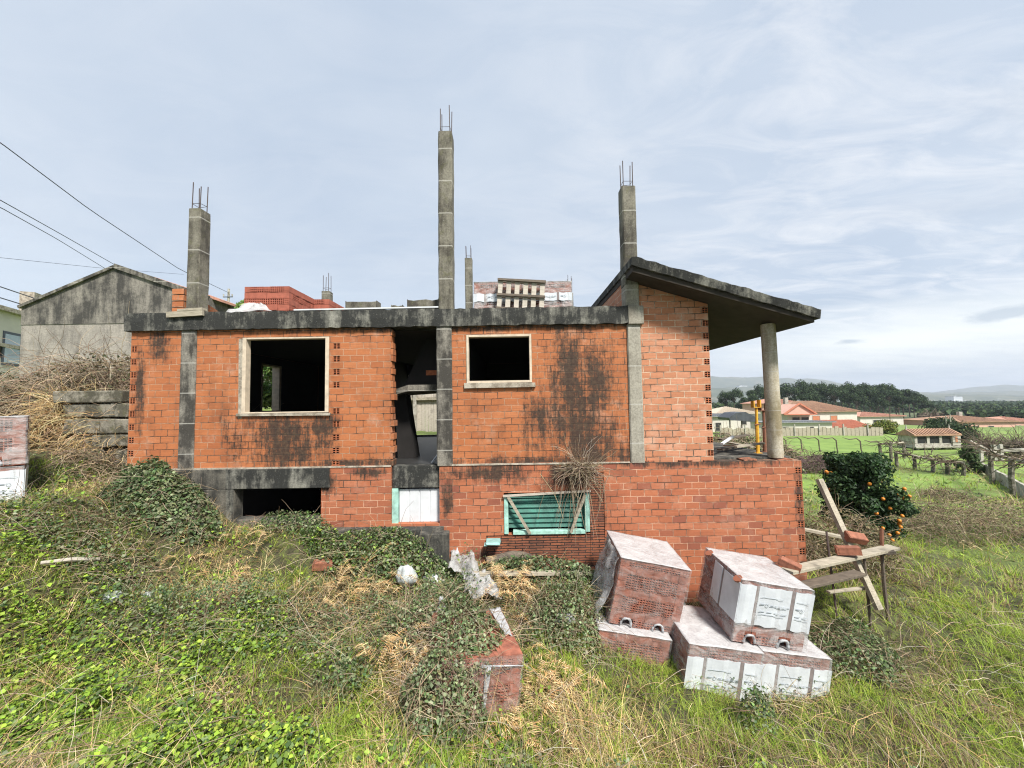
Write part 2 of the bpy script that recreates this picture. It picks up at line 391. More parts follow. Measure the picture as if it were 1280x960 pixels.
M['brick_thin'] = m_brick('thin_red_brick', [(.25, .085, .04), (.33, .11, .05), (.17, .06, .035)], (.06, .035, .025), w=.25, h=.045, msize=.008, all_dirt=.7)
M['brick_end'] = m_plain('fired_clay', (.38, .12, .05), .85, .3, 20, .2)
M['hole_shade'] = m_plain('painted_shade_in_brick_holes', (.03, .022, .018), .95, .3, 20, .2)  # shade inside the hollow bricks, painted as a near-black colour
M['pack_clay'] = m_plain('pack_clay', (.26, .092, .058), .8, .4, 9, .2)
M['pack_clay_brown'] = m_plain('pack_clay_brown', (.25, .088, .056), .8, .35, 9, .2)
M['brick_loose'] = m_plain('weathered_clay', (.26, .10, .058), .85, .35, 14, .3)
M['stack_clay'] = m_plain('stack_clay', (.31, .092, .058), .85, .25, 9, .2)
M['band'] = m_concrete('blackened_concrete', (.24, .235, .20), (.020, .021, .019), .72)
M['post'] = m_concrete('grey_mossy_concrete', (.20, .187, .148), (.052, .046, .035), .48, lines=.62, green=.5)
M['post_low'] = m_concrete('grey_stained_concrete', (.25, .232, .195), (.045, .041, .034), .6, lines=.55)
M['post_clean'] = m_concrete('pale_concrete', (.33, .31, .255), (.19, .17, .135), .4, lines=.7)
M['column'] = m_concrete('pale_round_column', (.47, .43, .34), (.24, .20, .12), .45, lines=.36)
M['footing'] = m_concrete('dark_footing_concrete', (.15, .14, .115), (.03, .03, .026), .62)
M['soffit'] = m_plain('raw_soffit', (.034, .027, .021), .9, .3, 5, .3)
M['inner'] = m_plain('gloom_darkened_render', (.017, .015, .014), .95, .3, 3, .2)  # darkness of the rooms put into the render's base colour
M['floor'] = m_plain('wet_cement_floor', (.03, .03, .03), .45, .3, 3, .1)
M['cement'] = m_concrete('smeared_cement', (.42, .38, .31), (.20, .17, .13), .45, streak=False, scale=3)
M['cream'] = m_plain('cream_frame', (.50, .42, .32), .7, .22, 8, .1)
M['rebar'] = m_plain('rusty_rebar', (.06, .04, .035), .8, .3, 30, .1)
M['mint'] = m_plain('mint_paint', (.29, .50, .43), .6, .35, 9, .1)
M['green_slat'] = m_plain('green_shutter_paint', (.010, .12, .085), .5, .5, 5, .15)
M['white_paint'] = m_plain('white_door_paint', (.56, .58, .60), .5, .12, 4, .05)
M['wood_grey'] = m_wood('weathered_board', (.40, .36, .28), (.20, .175, .13))
M['wood_dark'] = m_wood('old_dark_wood', (.15, .12, .09), (.05, .04, .03))
M['wood_pale'] = m_wood('pallet_wood', (.47, .43, .37), (.30, .27, .22))
M['film'] = m_film('milky_film', .05, .50, (.60, .60, .60))
M['film_clear'] = m_film('thin_clear_film', .0, .24, (.62, .61, .60))
M['film_top'] = m_film('crumpled_top_film', .42, .86, (.53, .525, .53), .26)
M['film_dull'] = m_film('dirty_grey_film', .45, .92, (.36, .36, .35), .4)
M['sheet'] = m_film('white_plastic_sheet', .45, .95, (.50, .52, .54), .35)
M['label'] = m_plain('printed_white_film', (.55, .585, .62), .32, .12, 4, .3)
M['print'] = m_plain('faded_grey_ink', (.33, .37, .41), .6, .1, 3, 0)
M['strap'] = m_plain('grey_strap_gap', (.22, .19, .185), .6, .2, 14, .1)
M['tape_brown'] = m_plain('brown_tape', (.27, .10, .06), .5, .1, 9, 0)
M['stone'] = m_concrete('mossy_granite', (.27, .25, .20), (.07, .065, .045), .55, streak=False, scale=1.6, green=.7)
M['granite'] = m_concrete('pale_granite', (.45, .43, .38), (.25, .23, .19), .45, streak=False, scale=1.2)
M['render'] = m_concrete('grey_weathered_render', (.33, .30, .265), (.17, .155, .14), .45, scale=.5)
M['render_top'] = m_concrete('soot_streaked_render', (.24, .22, .19), (.045, .042, .038), .58, scale=.55)
M['tile'] = m_tiles('old_clay_tiles', (.40, .24, .15), (.27, .16, .11))
M['tile_red'] = m_tiles('new_red_tiles', (.52, .20, .12), (.42, .15, .09))
M['tile_pink'] = m_tiles('faded_pink_tiles', (.50, .27, .20), (.40, .20, .14))
M['wall_white'] = m_plain('white_house_wall', (.52, .49, .44), .9, .1, 1, .05)
M['wall_pink'] = m_plain('pink_wall', (.55, .33, .26), .9, .1, 1, .05)
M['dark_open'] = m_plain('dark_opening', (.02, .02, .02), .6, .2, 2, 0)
M['rust_shutter'] = m_plain('orange_shutter', (.42, .16, .08), .6, .1, 2, 0)
M['tarp'] = m_plain('black_tarp', (.05, .055, .065), .5, .3, 2, .3)
M['slate'] = m_plain('grey_sheet_roof', (.20, .21, .22), .7, .2, 2, .1)
M['glass'] = m_plain('reflecting_pane', (.32, .38, .44), .08, .2, 1, 0)
M['frame_dark'] = m_plain('dark_window_frame', (.05, .06, .08), .5, .1, 2, 0)
M['prop_yellow'] = m_plain('yellow_prop_paint', (.62, .33, .03), .55, .25, 15, .1)
M['prop_rust'] = m_plain('rusty_prop', (.17, .07, .04), .8, .3, 15, .1)
M['wire'] = m_plain('black_cable', (.02, .02, .025), .6, .1, 2, 0)
M['leaf'] = m_leaf('leaf'); M['grass'] = m_leaf('grass_blade', .5, .4, .3); M['dry'] = m_dry('dry_stalk')
M['far_leaf'] = m_leaf('far_leaf', .7, .2, .1)
M['bark'] = m_wood('bark', (.14, .11, .085), (.06, .045, .035)); M['orange'] = m_plain('orange_peel', (.55, .20, .02), .45, .1, 20, .1)
M['rag'] = m_plain('white_sack', (.36, .39, .39), .5, .3, 5, .4)
M['teal'] = m_plain('teal_plastic', (.22, .40, .38), .5, .2, 9, .1)
M['blue'] = m_plain('blue_grey_sheet', (.16, .21, .25), .6, .2, 5, .2)

# ------------------------------------------------------------------ ground sheet and far land
def ground_material():
    t = NT('meadow_soil'); o = t.tc.outputs['Object']
    a = t.noise(.9, det=9, rough=.7); b = t.noise(.06, det=6, rough=.65); f = t.noise(9, det=5, rough=.75)
    near = t.ramp(f, [(.3, (.022, .020, .010)), (.5, (.055, .052, .022)), (.60, (.09, .11, .03)), (.8, (.17, .15, .07))])
    mid = t.ramp(t.noise(.35, det=9, rough=.75), [(.34, (.10, .10, .035)), (.46, (.14, .21, .045)), (.6, (.19, .29, .055)), (.75, (.26, .25, .10))])
    far = t.ramp(b, [(.35, (.045, .065, .03)), (.5, (.10, .12, .05)), (.65, (.06, .08, .035))])
    d = t.vmath('LENGTH', o)
    col = t.mix(t.rng(d, 12, 22), near, mid); col = t.mix(t.rng(d, 110, 200), col, far)
    t.bump(t.math('ADD', a, f), .8, .08); return t.fin(col, .95)
def axis(lo, hi, n, c, s):
    u = np.linspace(np.arcsinh((lo-c)/s), np.arcsinh((hi-c)/s), n); return c+s*np.sinh(u)
gx = np.unique(np.concatenate([axis(-1800, 4800, 210, 2, 6), np.arange(-10, 10, .14)])); gy = np.unique(np.concatenate([axis(-300, 4300, 200, 8, 6), np.arange(2, 15, .14)]))
GX, GY = np.meshgrid(gx, gy); GZ = H(GX, GY)
inside = (GX > -6.9) & (GX < 5.0) & (GY > 7.12) & (GY < 13.6)
GZ[inside] = -2.6
nx_, ny_ = len(gx), len(gy); idx = np.arange(nx_*ny_).reshape(ny_, nx_)
quads = np.stack([idx[:-1, :-1], idx[:-1, 1:], idx[1:, 1:], idx[1:, :-1]], -1).reshape(-1, 4)
gnd = npmesh('ground', np.stack([GX, GY, GZ], -1).reshape(-1, 3), quads, None, ground_material(), smooth=True); tag(gnd, kind='structure')

def sheet_on_ground(name, poly_px, m, lift, n=26, m_=14):
    """field whose four corners are given as ground points"""
    A, B, C_, D = [np.array(p) for p in poly_px]; V = []
    u = np.linspace(0, 1, n)[None, :, None]; v = np.linspace(0, 1, m_)[:, None, None]
    P = (A*(1-u)+B*u)*(1-v)+(D*(1-u)+C_*u)*v
    V = np.concatenate([P, (H(P[..., 0], P[..., 1])+lift)[..., None]], -1).reshape(-1, 3)
    i = np.arange(n*m_).reshape(m_, n)
    q = np.stack([i[:-1, :-1], i[:-1, 1:], i[1:, 1:], i[1:, :-1]], -1).reshape(-1, 4)
    return tag(npmesh(name, V, q, None, m, smooth=True), kind='structure')
def field_mat(name, a, b):
    t = NT(name); return t.fin(t.ramp(t.noise(.5, det=8, rough=.7), [(.35, a), (.65, b)]), .95)
M['field'] = field_mat('bright_field_grass', (.10, .17, .028), (.18, .27, .05))
sheet_on_ground('field', [(12, 28), (44, 41), (58, 56), (20, 57)], M['field'], .12)
sheet_on_ground('field', [(58, 58), (66, 58), (74, 78), (64, 76)], M['field'], .16, 12, 8)
M['road'] = field_mat('pale_track', (.42, .40, .36), (.5, .48, .44))
sheet_on_ground('path', [(50, 47.5), (60, 52), (60, 54.5), (50, 49)], M['road'], .2, 12, 6)

def hills():
    t = NT('wooded_hillside'); n = t.noise(.012, det=9, rough=.72)
    col = t.ramp(n, [(.35, (.030, .045, .028)), (.5, (.06, .075, .04)), (.62, (.11, .11, .07)), (.72, (.2, .18, .15))]); t.fin(col, 1.0)
    Vs = []; Fs = []; o = 0
    for (Y0, base, amp, sx, seed) in ((2500, -22, 112, .0015, 3), (3500, -22, 150, .0011, 40), (1900, -22, 50, .0020, 77)):
        xs = np.linspace(-1500, 5000, 300); k = 22; dd = np.linspace(-1, 1, k)
        X, Dp = np.meshgrid(xs, dd)
        mult = 1.55-.85*sst(.5, 1.15, X/Y0); top = base+amp*mult*(.35+1.0*fnoise(X*sx+seed, X*0+seed, 5))*1.0
        Z = base-12+(top-base+12)*np.cos(Dp*PI/2)**1.3+(fnoise(X*.01, Dp*4+seed, 4)-.5)*amp*.14*np.cos(Dp*PI/2)
        Y = Y0+Dp*480
        i = np.arange(X.size).reshape(X.shape)
        Vs.append(np.stack([X, Y, Z], -1).reshape(-1, 3)); Fs.append(np.stack([i[:-1, :-1], i[:-1, 1:], i[1:, 1:], i[1:, :-1]], -1).reshape(-1, 4)+o); o += X.size
    tag(npmesh('hills', np.concatenate(Vs), np.concatenate(Fs), None, t.m, smooth=True), kind='structure')
hills()

# ------------------------------------------------------------------ the unfinished house
house = thing('unfinished_house', 'unfinished orange hollow-brick house with bare concrete posts and a porch roof at one end', 'house', (-1, 7, -1.9))
RH = .119
def headers(mb, X, w, rows, y, off=0.0, skip=()):
    hs = []
    for k in rows:
        if k in skip: continue
        z = k*2*RH-off; hs.append((X, X+w, z+.006, z+RH-.006))
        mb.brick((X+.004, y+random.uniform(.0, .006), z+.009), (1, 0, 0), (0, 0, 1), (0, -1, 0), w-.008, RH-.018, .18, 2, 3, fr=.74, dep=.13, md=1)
    return hs
hb = MB()
W1 = (-4.93, -3.34, .96, 2.38); W2 = (-.83, .37, 1.45, 2.37)
ha = headers(hb, -6.97, .10, range(0, 10), 7.0); hc = headers(hb, -3.27, .13, [0, 1, 2, 3, 4, 6, 7, 8, 9], 7.0)
w = MB()
w.wall(-6.98, -2.22, 0, 2.53, 7.0, 7.2, [W1]+ha+hc); w.wall(-1.1, 2.14, 0, 2.53, 7.0, 7.2, [W2])
# ragged unfinished edge beside the tall doorway
for k in range(21):
    z = k*RH
    e = random.uniform(.012, .05) if k % 2 else random.uniform(.03, .085)
    w.box(-2.224, -2.22+e, 7.003+random.uniform(0, .012), 7.19, z+.006, z+RH-.006, jit=.004)
w.build('front_wall', M['brick'], house)
w2 = MB(); hd = headers(hb, 3.53, .11, range(0, 12), 7.02, .03-RH)
w2.wall(2.36, 3.64, 0, 2.88, 7.02, 7.2, hd); w2.prism([(2.36, 2.88), (3.64, 2.88), (2.36, 3.27)], 7.02, 7.2)
w2.build('gable_wall', M['brick_clean'], house)
# basement
B1 = (-5.0, -3.45, -.90, -.36); BD = (-2.2, -1.33, -1.02, 0.0); B2 = (-.18, 1.36, -1.24, -.5)
he = headers(hb, 5.06, .11, range(-8, 0), 6.97, -.0)
b = MB(); b.wall(-3.45, 5.18, -2.9, .0, 6.97, 7.2, [BD, B2, (1.36, 1.62, -2.9, -.16), (-.5, 1.36, -2.9, -1.245)]+he)
for k in range(14):                                   # broken top course
    x = -3.4+k*.62+random.uniform(0, .2)
    if not -2.5 < x < -1.2: b.box(x, x+.24, 6.985, 7.2, .0, random.choice([.02, .03, .012]), jit=.006)
b.build('basement_wall', M['brick_red'], house)
MB().wall(1.363, 1.617, -2.9, -.163, 6.985, 7.2).box(-.497, 1.357, 6.985, 7.2, -2.9, -1.248).build('patched_wall', M['brick_thin'], house)
hb.build('brick_ends', [M['brick_end'], M['hole_shade']], house)
c = MB(); c.wall(-7.0, -3.45, -2.9, -.363, 6.95, 7.2, [(-5.0, -3.45, -.90, -.363)]); c.box(-7.0, -5.15, 6.955, 7.2, -.36, -.004)
c.box(-4.3, -1.25, 6.80, 6.967, -2.6, -1.06, jit=.01); c.box(-1.62, -1.12, 6.62, 6.797, -2.6, -1.09, jit=.015)
c.build('footing', M['footing'], house, bevel=.012)
c = MB(); c.box(-5.146, -3.3, 6.93, 7.2, -.357, -.006, jit=.006); c.build('lintel', M['band'], house, bevel=.01)
BOX('lintel', M['band'], house, -2.196, -1.334, 7.03, 7.2, -.40, .0, bevel=.01); BOX('window_jamb', M['band'], house, -5.12, -5.004, 6.93, 6.95, -1.0, -.36)
MB().box(-6.98, -2.2, 6.96, 7.0, -.004, .022, jit=.004).box(-1.33, 2.1, 6.955, 7.0, .001, .020, jit=.004).build('ledge', M['cement'], house)
# floors, inner walls, ceilings
f = MB(); f.box(-6.78, 3.45, 7.21, 13.4, -.28, 0.0); f.build('floor_slab', M['floor'], house); BOX('porch_floor', M['footing'], house, 3.46, 5.17, 7.205, 13.4, -.25, .035)
sd = MB(); sd.wall(7.2, 13.6, 0, 2.53, -6.98, -6.8, [(10.35, 11.25, .95, 2.3)], swap=True); sd.wall(-6.8, 3.64, 0, 2.53, 13.42, 13.6, [(-3.62, -2.2, 0, 2.15)])
sd.wall(7.2, 13.42, 0, 2.88, 3.46, 3.64, [], swap=True); sd.wall(7.2, 13.6, -2.9, 0, 5.0, 5.18, [], swap=True); sd.wall(7.2, 13.6, -2.9, 0, -7.0, -6.8, [], swap=True); sd.wall(-6.8, 5.0, -2.9, -.3, 13.42, 13.6, [])
sd.wall(7.28, 13.5, 2.853, 3.40, 2.13, 2.33, [], swap=True)
sd.build('side_wall', M['brick_clean'], house)
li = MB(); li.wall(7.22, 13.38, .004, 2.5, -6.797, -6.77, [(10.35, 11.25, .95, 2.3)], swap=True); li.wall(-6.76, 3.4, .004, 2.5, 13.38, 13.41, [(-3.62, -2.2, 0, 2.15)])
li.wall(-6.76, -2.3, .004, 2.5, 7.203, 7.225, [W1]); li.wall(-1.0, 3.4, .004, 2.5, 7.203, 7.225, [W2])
li.box(-1.0, -.9, 7.23, 13.37, .004, 2.5); li.box(-3.75, -3.65, 8.8, 13.37, .004, 2.5); li.box(-6.76, 3.4, 7.23, 13.37, 2.502, 2.526); li.box(3.40, 3.455, 7.23, 13.37, .004, 2.5)  # first box: unseen partition, added to keep the right room dark
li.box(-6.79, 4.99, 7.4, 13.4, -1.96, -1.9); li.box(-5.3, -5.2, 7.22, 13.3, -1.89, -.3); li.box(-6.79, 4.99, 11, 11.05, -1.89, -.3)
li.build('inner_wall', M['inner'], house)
# roof slab band
def rough_band(x0, x1, y0, y1, z0, z1, n):
    mb = MB(); V = []
    for i in range(n+1):
        x = x0+(x1-x0)*i/n; j = lambda a: random.uniform(-a, a)
        V += [(x, y0+j(.008), z0+j(.012)), (x, y0+j(.008), (z0+z1)/2), (x, y0+.01+j(.012), z1+j(.012)), (x, y1, z1), (x, y1, z0)]
    fs = []
    for i in range(n):
        for k in range(5): fs.append((i*5+k, (i+1)*5+k, (i+1)*5+(k+1) % 5, i*5+(k+1) % 5))
    fs += [(4, 3, 2, 1, 0), tuple(n*5+k for k in range(5))]
    return mb.add(V, fs)
rough_band(-7.06, 2.135, 6.93, 13.62, 2.53, 2.85, 90).build('roof_slab', M['band'], house)
# posts
def post(x0, x1, y0, y1, z0, z1, m, bars=.5, lean=0.0):
    mb = MB(); n = max(2, int((z1-z0)/.18)); V = []; ch = .02
    for i in range(n+1):
        z = z0+(z1-z0)*i/n; j = lambda: random.uniform(-.005, .005); dx = lean*i/n
        V += [(x0+ch+dx+j(), y0+j(), z), (x1-ch+dx+j(), y0+j(), z), (x1+dx+j(), y0+ch, z), (x1+dx+j(), y1, z), (x0+dx+j(), y1, z), (x0+dx+j(), y0+ch, z)]
    fs = [(i*6+k, i*6+(k+1) % 6, (i+1)*6+(k+1) % 6, (i+1)*6+k) for i in range(n) for k in range(6)]+[(5, 4, 3, 2, 1, 0), tuple(n*6+k for k in range(6))]
    o = mb.add(V, fs).build('post', m, house)
    if bars:
        r = MB(); i_ = .04
        for k, (x, y) in enumerate(((x0+i_, y0+i_), (x1-i_, y0+i_), (x1-i_, y1-i_), (x0+i_, y1-i_))):
            h = bars*random.uniform(.86, 1.08); x += lean
            r.tube([(x, y, z1-.02), (x+random.uniform(-.015, .015), y, z1+h)], .0085, 5)
        zc = z1+.11
        r.tube([(x0+i_+lean, y0+i_, zc), (x1-i_+lean, y0+i_, zc), (x1-i_+lean, y1-i_, zc+.02), (x0+i_+lean, y1-i_, zc), (x0+i_+lean, y0+i_, zc)], .005, 4)
        r.build('rebar', M['rebar'], o)
    return o
post(-6.05, -5.77, 6.965, 7.23, 0.0, 2.53, M['post_low'], 0); post(-5.98, -5.75, 6.97, 7.21, 2.85, 4.82, M['post'], .5)
post(-1.37, -1.09, 6.95, 7.23, 0.0, 2.53, M['post_low'], 0); post(-1.33, -1.07, 6.96, 7.22, 2.85, 6.23, M['post'], .52, .01)
post(2.12, 2.37, 6.96, 7.22, 0.0, 2.51, M['post_clean'], 0); post(2.11, 2.36, 6.955, 7.22, 2.853, 3.25, M['post_clean'], 0); post(2.10, 2.355, 6.96, 7.2, 3.25, 5.12, M['post'], .52)
MB().box(2.138, 2.42, 6.92, 7.24, 2.512, 2.85).build('capital', M['post_clean'], house, bevel=.01)
post(-1.6, -1.35, 13.3, 13.55, 2.85, 6.25, M['post'], .5); post(1.98, 2.2, 13.3, 13.5, 2.85, 4.95, M['post'], .6); post(-5.95, -5.7, 11.9, 12.15, 2.85, 4.72, M['post'], .55)
# brick parapet running back from the left post
p = MB(); p.prism([(7.15, 2.853), (8.7, 2.853), (8.55, 2.93), (7.15, 3.30)], -6.25, -6.08); p.v = [(y, x, z) for x, y, z in p.v]; p.f = [tuple(reversed(f)) for f in p.f]
for k in range(4): p.box(-6.27, -6.06, 7.02, 7.15+random.uniform(0, .06), 2.856+k*RH, 2.85+(k+.94)*RH, jit=.004)
p.build('parapet', M['brick'], house)
# porch roof
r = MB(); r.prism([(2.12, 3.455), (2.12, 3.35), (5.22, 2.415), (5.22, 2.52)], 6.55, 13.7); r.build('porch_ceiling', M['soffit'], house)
V = []; n = 40; r = MB()
for i in range(n+1):
    a = i/n; x = 2.09+a*3.2; zt = 3.60-a*.98; j = lambda s: random.uniform(-s, s)
    V += [(x, 6.50+j(.008), zt-.145+j(.006)), (x, 6.47+j(.01), zt+j(.014)), (x, 13.75, zt), (x, 13.75, zt-.14)]
fs = [(i*4+k, (i+1)*4+k, (i+1)*4+(k+1) % 4, i*4+(k+1) % 4) for i in range(n) for k in range(4)]+[(3, 2, 1, 0), tuple(n*4+k for k in range(4))]
r.add(V, fs).build('porch_roof', M['band'], house)
MB().tube([(4.88, 7.2, .03), (4.87, 7.2, 1.2), (4.855, 7.2, 2.52)], [.127, .124, .122], 24, cap=False).build('porch_column', M['column'], house, smooth=True)
# window frames
def frame(name, x0, x1, z0, z1, y0, y1, t, m, par, bot=None, top=None):
    mb = MB(); bt = bot or t; tp = top or t
    mb.box(x0, x0+t, y0, y1, z0, z1); mb.box(x1-t, x1, y0, y1, z0, z1); mb.box(x0+t+.001, x1-t-.001, y0+.003, y1, z1-tp, z1); mb.box(x0+t+.001, x1-t-.001, y0+.003, y1, z0, z0+bt)
    return mb.build(name, m, par, bevel=.004)
fr = frame('window_frame', W1[0]+.004, W1[1]-.004, W1[2]+.03, W1[3]-.004, 6.985, 7.12, .065, M['cream'], house, bot=.02, top=.03)
mb = MB(); mb.box(-4.99, W1[0], 6.992, 7.0, .9, 2.36, jit=.012); mb.box(-5.0, -3.3, 6.965, 7.16, W1[2]-.02, W1[2]+.027, jit=.008); mb.build('mortar_surround', M['cement'], house)
fr2 = frame('window_frame', W2[0]+.004, W2[1]-.004, W2[2]+.03, W2[3]-.004, 6.98, 7.12, .04, M['cream'], house)
MB().box(-.87, .42, 6.955, 7.15, W2[2]-.06, W2[2]+.027, jit=.008).build('sill', M['cement'], house)
sf = MB(); sf.wall(10.36, 11.24, .96, 2.29, -6.97, -6.76, [(10.40, 11.14, 1.0, 2.25)], swap=True); sf.build('window_frame', M['cream'], house)
frame('rear_door_frame', -3.62, -2.2, .002, 2.15, 13.37, 13.5, .05, M['wood_grey'], house)
# basement door and shutter window
d = MB()
for k in range(4): d.box(-2.08+k*.19, -2.08+k*.19+.172, 7.08, 7.11, -1.02, -.43)
d.box(-2.08, -1.335, 7.09, 7.13, -1.02, -.43)
do = d.build('basement_door', M['white_paint'], house, bevel=.006)
MB().box(-2.196, -2.09, 7.02, 7.12, -1.02, -.405).build('door_jamb', M['mint'], do)
fg = MB(); fg.box(-.175, -.10, 6.95, 7.1, -1.22, -.56); fg.box(1.27, 1.35, 6.95, 7.1, -1.20, -.52); fg.box(-.02, 1.268, 6.955, 7.1, -1.235, -1.17)
fo = fg.build('basement_window', M['mint'], house, bevel=.005)
sl = MB()
for k in range(7):
    z = -1.13+k*.088; sl.add([(-.098, 7.03, z), (1.268, 7.03, z), (1.268, 7.075, z+.092), (-.098, 7.075, z+.092), (-.098, 7.09, z), (1.268, 7.09, z), (1.268, 7.10, z+.092), (-.098, 7.10, z+.092)], [(0, 1, 2, 3), (5, 4, 7, 6), (0, 3, 7, 4), (1, 5, 6, 2), (3, 2, 6, 7), (0, 4, 5, 1)])
sl.build('slat_panel', M['green_slat'], fo)
mb = MB(); mb.bar((-.19, 6.93, -.545), (1.37, 6.93, -.475), .03, .035); mb.build('top_batten', M['wood_pale'], fo)
MB().bar((-.10, 6.935, -.56), (.28, 6.93, -1.21), .03, .05).build('brace', M['wood_grey'], fo); MB().bar((1.27, 6.93, -.54), (1.0, 6.925, -1.2), .035, .05).build('brace', M['wood_grey'], fo)
# fireplace inside the tall doorway
fp = MB(); fp.add([(-2.36, 7.60, 1.30), (-2.36, 7.60, 1.40), (-2.02, 7.45, 1.49), (-2.02, 7.45, 1.37), (-1.0, 7.45, 1.37), (-1.0, 7.45, 1.49), (-2.36, 8.3, 1.30), (-2.36, 8.3, 1.42), (-1.0, 8.3, 1.37), (-1.0, 8.3, 1.49)],
 [(0, 3, 2, 1), (3, 4, 5, 2), (1, 2, 5, 9, 7), (0, 6, 8, 4, 3), (6, 7, 9, 8), (0, 1, 7, 6), (4, 8, 9, 5)])
ma = fp.build('fireplace_mantel', M['post_low'], house)
h = MB(); h.add([(-2.18, 7.75, 1.495), (-1.02, 7.75, 1.495), (-1.02, 8.3, 1.495), (-2.18, 8.3, 1.495), (-1.8, 8.05, 2.49), (-1.02, 8.05, 2.49), (-1.02, 8.3, 2.49), (-1.8, 8.3, 2.49)],
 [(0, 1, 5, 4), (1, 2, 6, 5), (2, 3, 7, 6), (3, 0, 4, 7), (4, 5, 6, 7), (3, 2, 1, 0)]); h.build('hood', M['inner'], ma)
MB().box(-1.75, -1.35, 7.8, 7.85, 1.7, 1.8).build('brick_patch', M['brick_end'], ma)
h = MB(); h.add([(-2.38, 8.0, .004), (-2.02, 8.0, .004), (-2.02, 8.4, .004), (-2.38, 8.4, .004), (-2.42, 7.9, 1.3), (-2.2, 7.9, 1.36), (-2.2, 8.28, 1.36), (-2.42, 8.28, 1.3)],
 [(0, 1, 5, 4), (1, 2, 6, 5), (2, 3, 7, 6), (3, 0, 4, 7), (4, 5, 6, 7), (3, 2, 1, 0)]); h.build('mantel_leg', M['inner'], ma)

# ------------------------------------------------------------------ things standing on the house
def place(o, loc, rz=0, rx=0, ry=0): o.location = loc; o.rotation_euler = (rx, ry, rz); return o
ROOF = 2.853
def brick_stack(name, label, loc, w, d, courses, rz=0, mat='stack_clay', group=None):
    """open stack of hollow bricks: courses alternately show their holes and their plain long sides"""
    root = thing(name, label, 'brick stack', loc, group, local=True); root.rotation_euler.z = rz
    mb = MB(); hc = .118
    for k in range(courses):
        z = k*hc; hol = (k % 2 == 1) if courses % 2 == 0 else (k % 2 == 0)
        for face in range(3):
            L = w if face == 0 else d
            O, U, N = [((0, 0, z), (1, 0, 0), (0, -1, 0)), ((w, 0, z), (0, 1, 0), (1, 0, 0)), ((0, d, z), (0, -1, 0), (-1, 0, 0))][face]
            ends = hol if face == 0 else not hol
            uw = .118 if ends else .24; n = max(1, round(L/uw)); uw = L/n
            for i in range(n):
                o = Vector(O)+Vector(U)*(i*uw+.003)+Vector(N)*random.uniform(-.008, .006)+Vector((0, 0, .004))
                mb.brick(o, U, (0, 0, 1), N, uw-.006, hc-.007, .1, 3 if ends else 0, 3, dep=.09)
    mb.box(.09, w-.09, .09, d-.02, 0, courses*hc-.05); n = max(1, round(w/.24))
    for i in range(n): mb.box(i*w/n+.004, (i+1)*w/n-.004, .01, d-.01, courses*hc-.06, courses*hc-.004)
    mb.build('bricks', M[mat], root); return root
s1 = at(305, 388, 7.35); brick_stack('brick_stack', 'tall stack of bare red hollow bricks on the flat roof beside the grey post', (s1[0], 7.35, ROOF), .87, 1.2, 5)
s2 = at(391, 388, 8.3); brick_stack('brick_stack', 'low stack of bare red hollow bricks on the flat roof, behind the taller one', (s2[0], 8.3, ROOF), .36, 1.1, 5)
# crumpled plastic between parapet and stack
def cloth(name, pts, m, parent=None, n=14, amp=.05, thick=.004, seed=0):
    A, B, C_, D = [np.array(p, float) for p in pts]; u = np.linspace(0, 1, n)[None, :, None]; v = np.linspace(0, 1, n)[:, None, None]
    P = (A*(1-u)+B*u)*(1-v)+(D*(1-u)+C_*u)*v; nn = np.cross(B-A, D-A); nn = nn/np.linalg.norm(nn)
    uu = u[..., 0]*4+seed*7.1; vv = v[..., 0]*4+seed*3.7
    P = P+((fnoise(uu+vv*.6, vv-uu*.3, 3)-.5)*2*amp)[..., None]*nn
    i = np.arange(n*n).reshape(n, n); q = np.stack([i[:-1, :-1], i[:-1, 1:], i[1:, 1:], i[1:, :-1]], -1).reshape(-1, 4)
    o = npmesh(name, P.reshape(-1, 3), q, None, m, parent, smooth=True); s = o.modifiers.new('s', 'SOLIDIFY'); s.thickness = thick; return o
a_ = at(318, 372, 7.2)
tag(cloth('plastic_sheet', [(a_[0]-.5, 7.05, ROOF+.02), (a_[0]+.45, 7.05, ROOF+.02), (a_[0]+.05, 7.32, ROOF+.26), (a_[0]-.12, 7.32, ROOF+.27)], M['film_top'], amp=.07), 'crumpled white plastic sheet draped on the roof edge beside the brick stack', 'plastic sheet')
mb = MB(); q0 = at(368, 386, 6.98); q1 = at(548, 385, 6.98); mb.bar((q0[0], 6.99, ROOF+.02), (q1[0], 6.99, ROOF+.035), .07, .025)
tag(mb.build('white_batten', M['white_paint']), 'long thin white batten lying along the roof edge', 'batten')
def lump(name, x0, x1, y, d, z0, z1, m, label, cat, group=None, jit=.012):
    mb = MB(); n = 5; V = []
    for i in range(n+1):
        x = x0+(x1-x0)*i/n; j = lambda: random.uniform(-jit, jit)
        V += [(x, y+j(), z0), (x, y+j(), z1+j()), (x, y+d+j(), z1+j()), (x, y+d+j(), z0)]
    fs = [(i*4+k, (i+1)*4+k, (i+1)*4+(k+1) % 4, i*4+(k+1) % 4) for i in range(n) for k in range(4)]+[(3, 2, 1, 0), tuple(n*4+k for k in range(4))]
    return tag(mb.add(V, fs).build(name, m, bevel=.012), label, cat, group)
for (pa, pb, pt, lb) in ((432, 471, 377, 'medium mossy concrete block on the roof edge next to the red bricks'), (489, 503, 382, 'smallest mossy concrete block on the roof edge'), (509, 548, 375, 'mossy concrete block on the roof edge right beside the tallest post')):
    A_ = at(pa, pt, 7.2); B_ = at(pb, pt, 7.2); lump('concrete_block', A_[0], B_[0], 7.2, .22, ROOF, A_[2], M['post'], lb, 'concrete block', 'blocks along the roof edge')
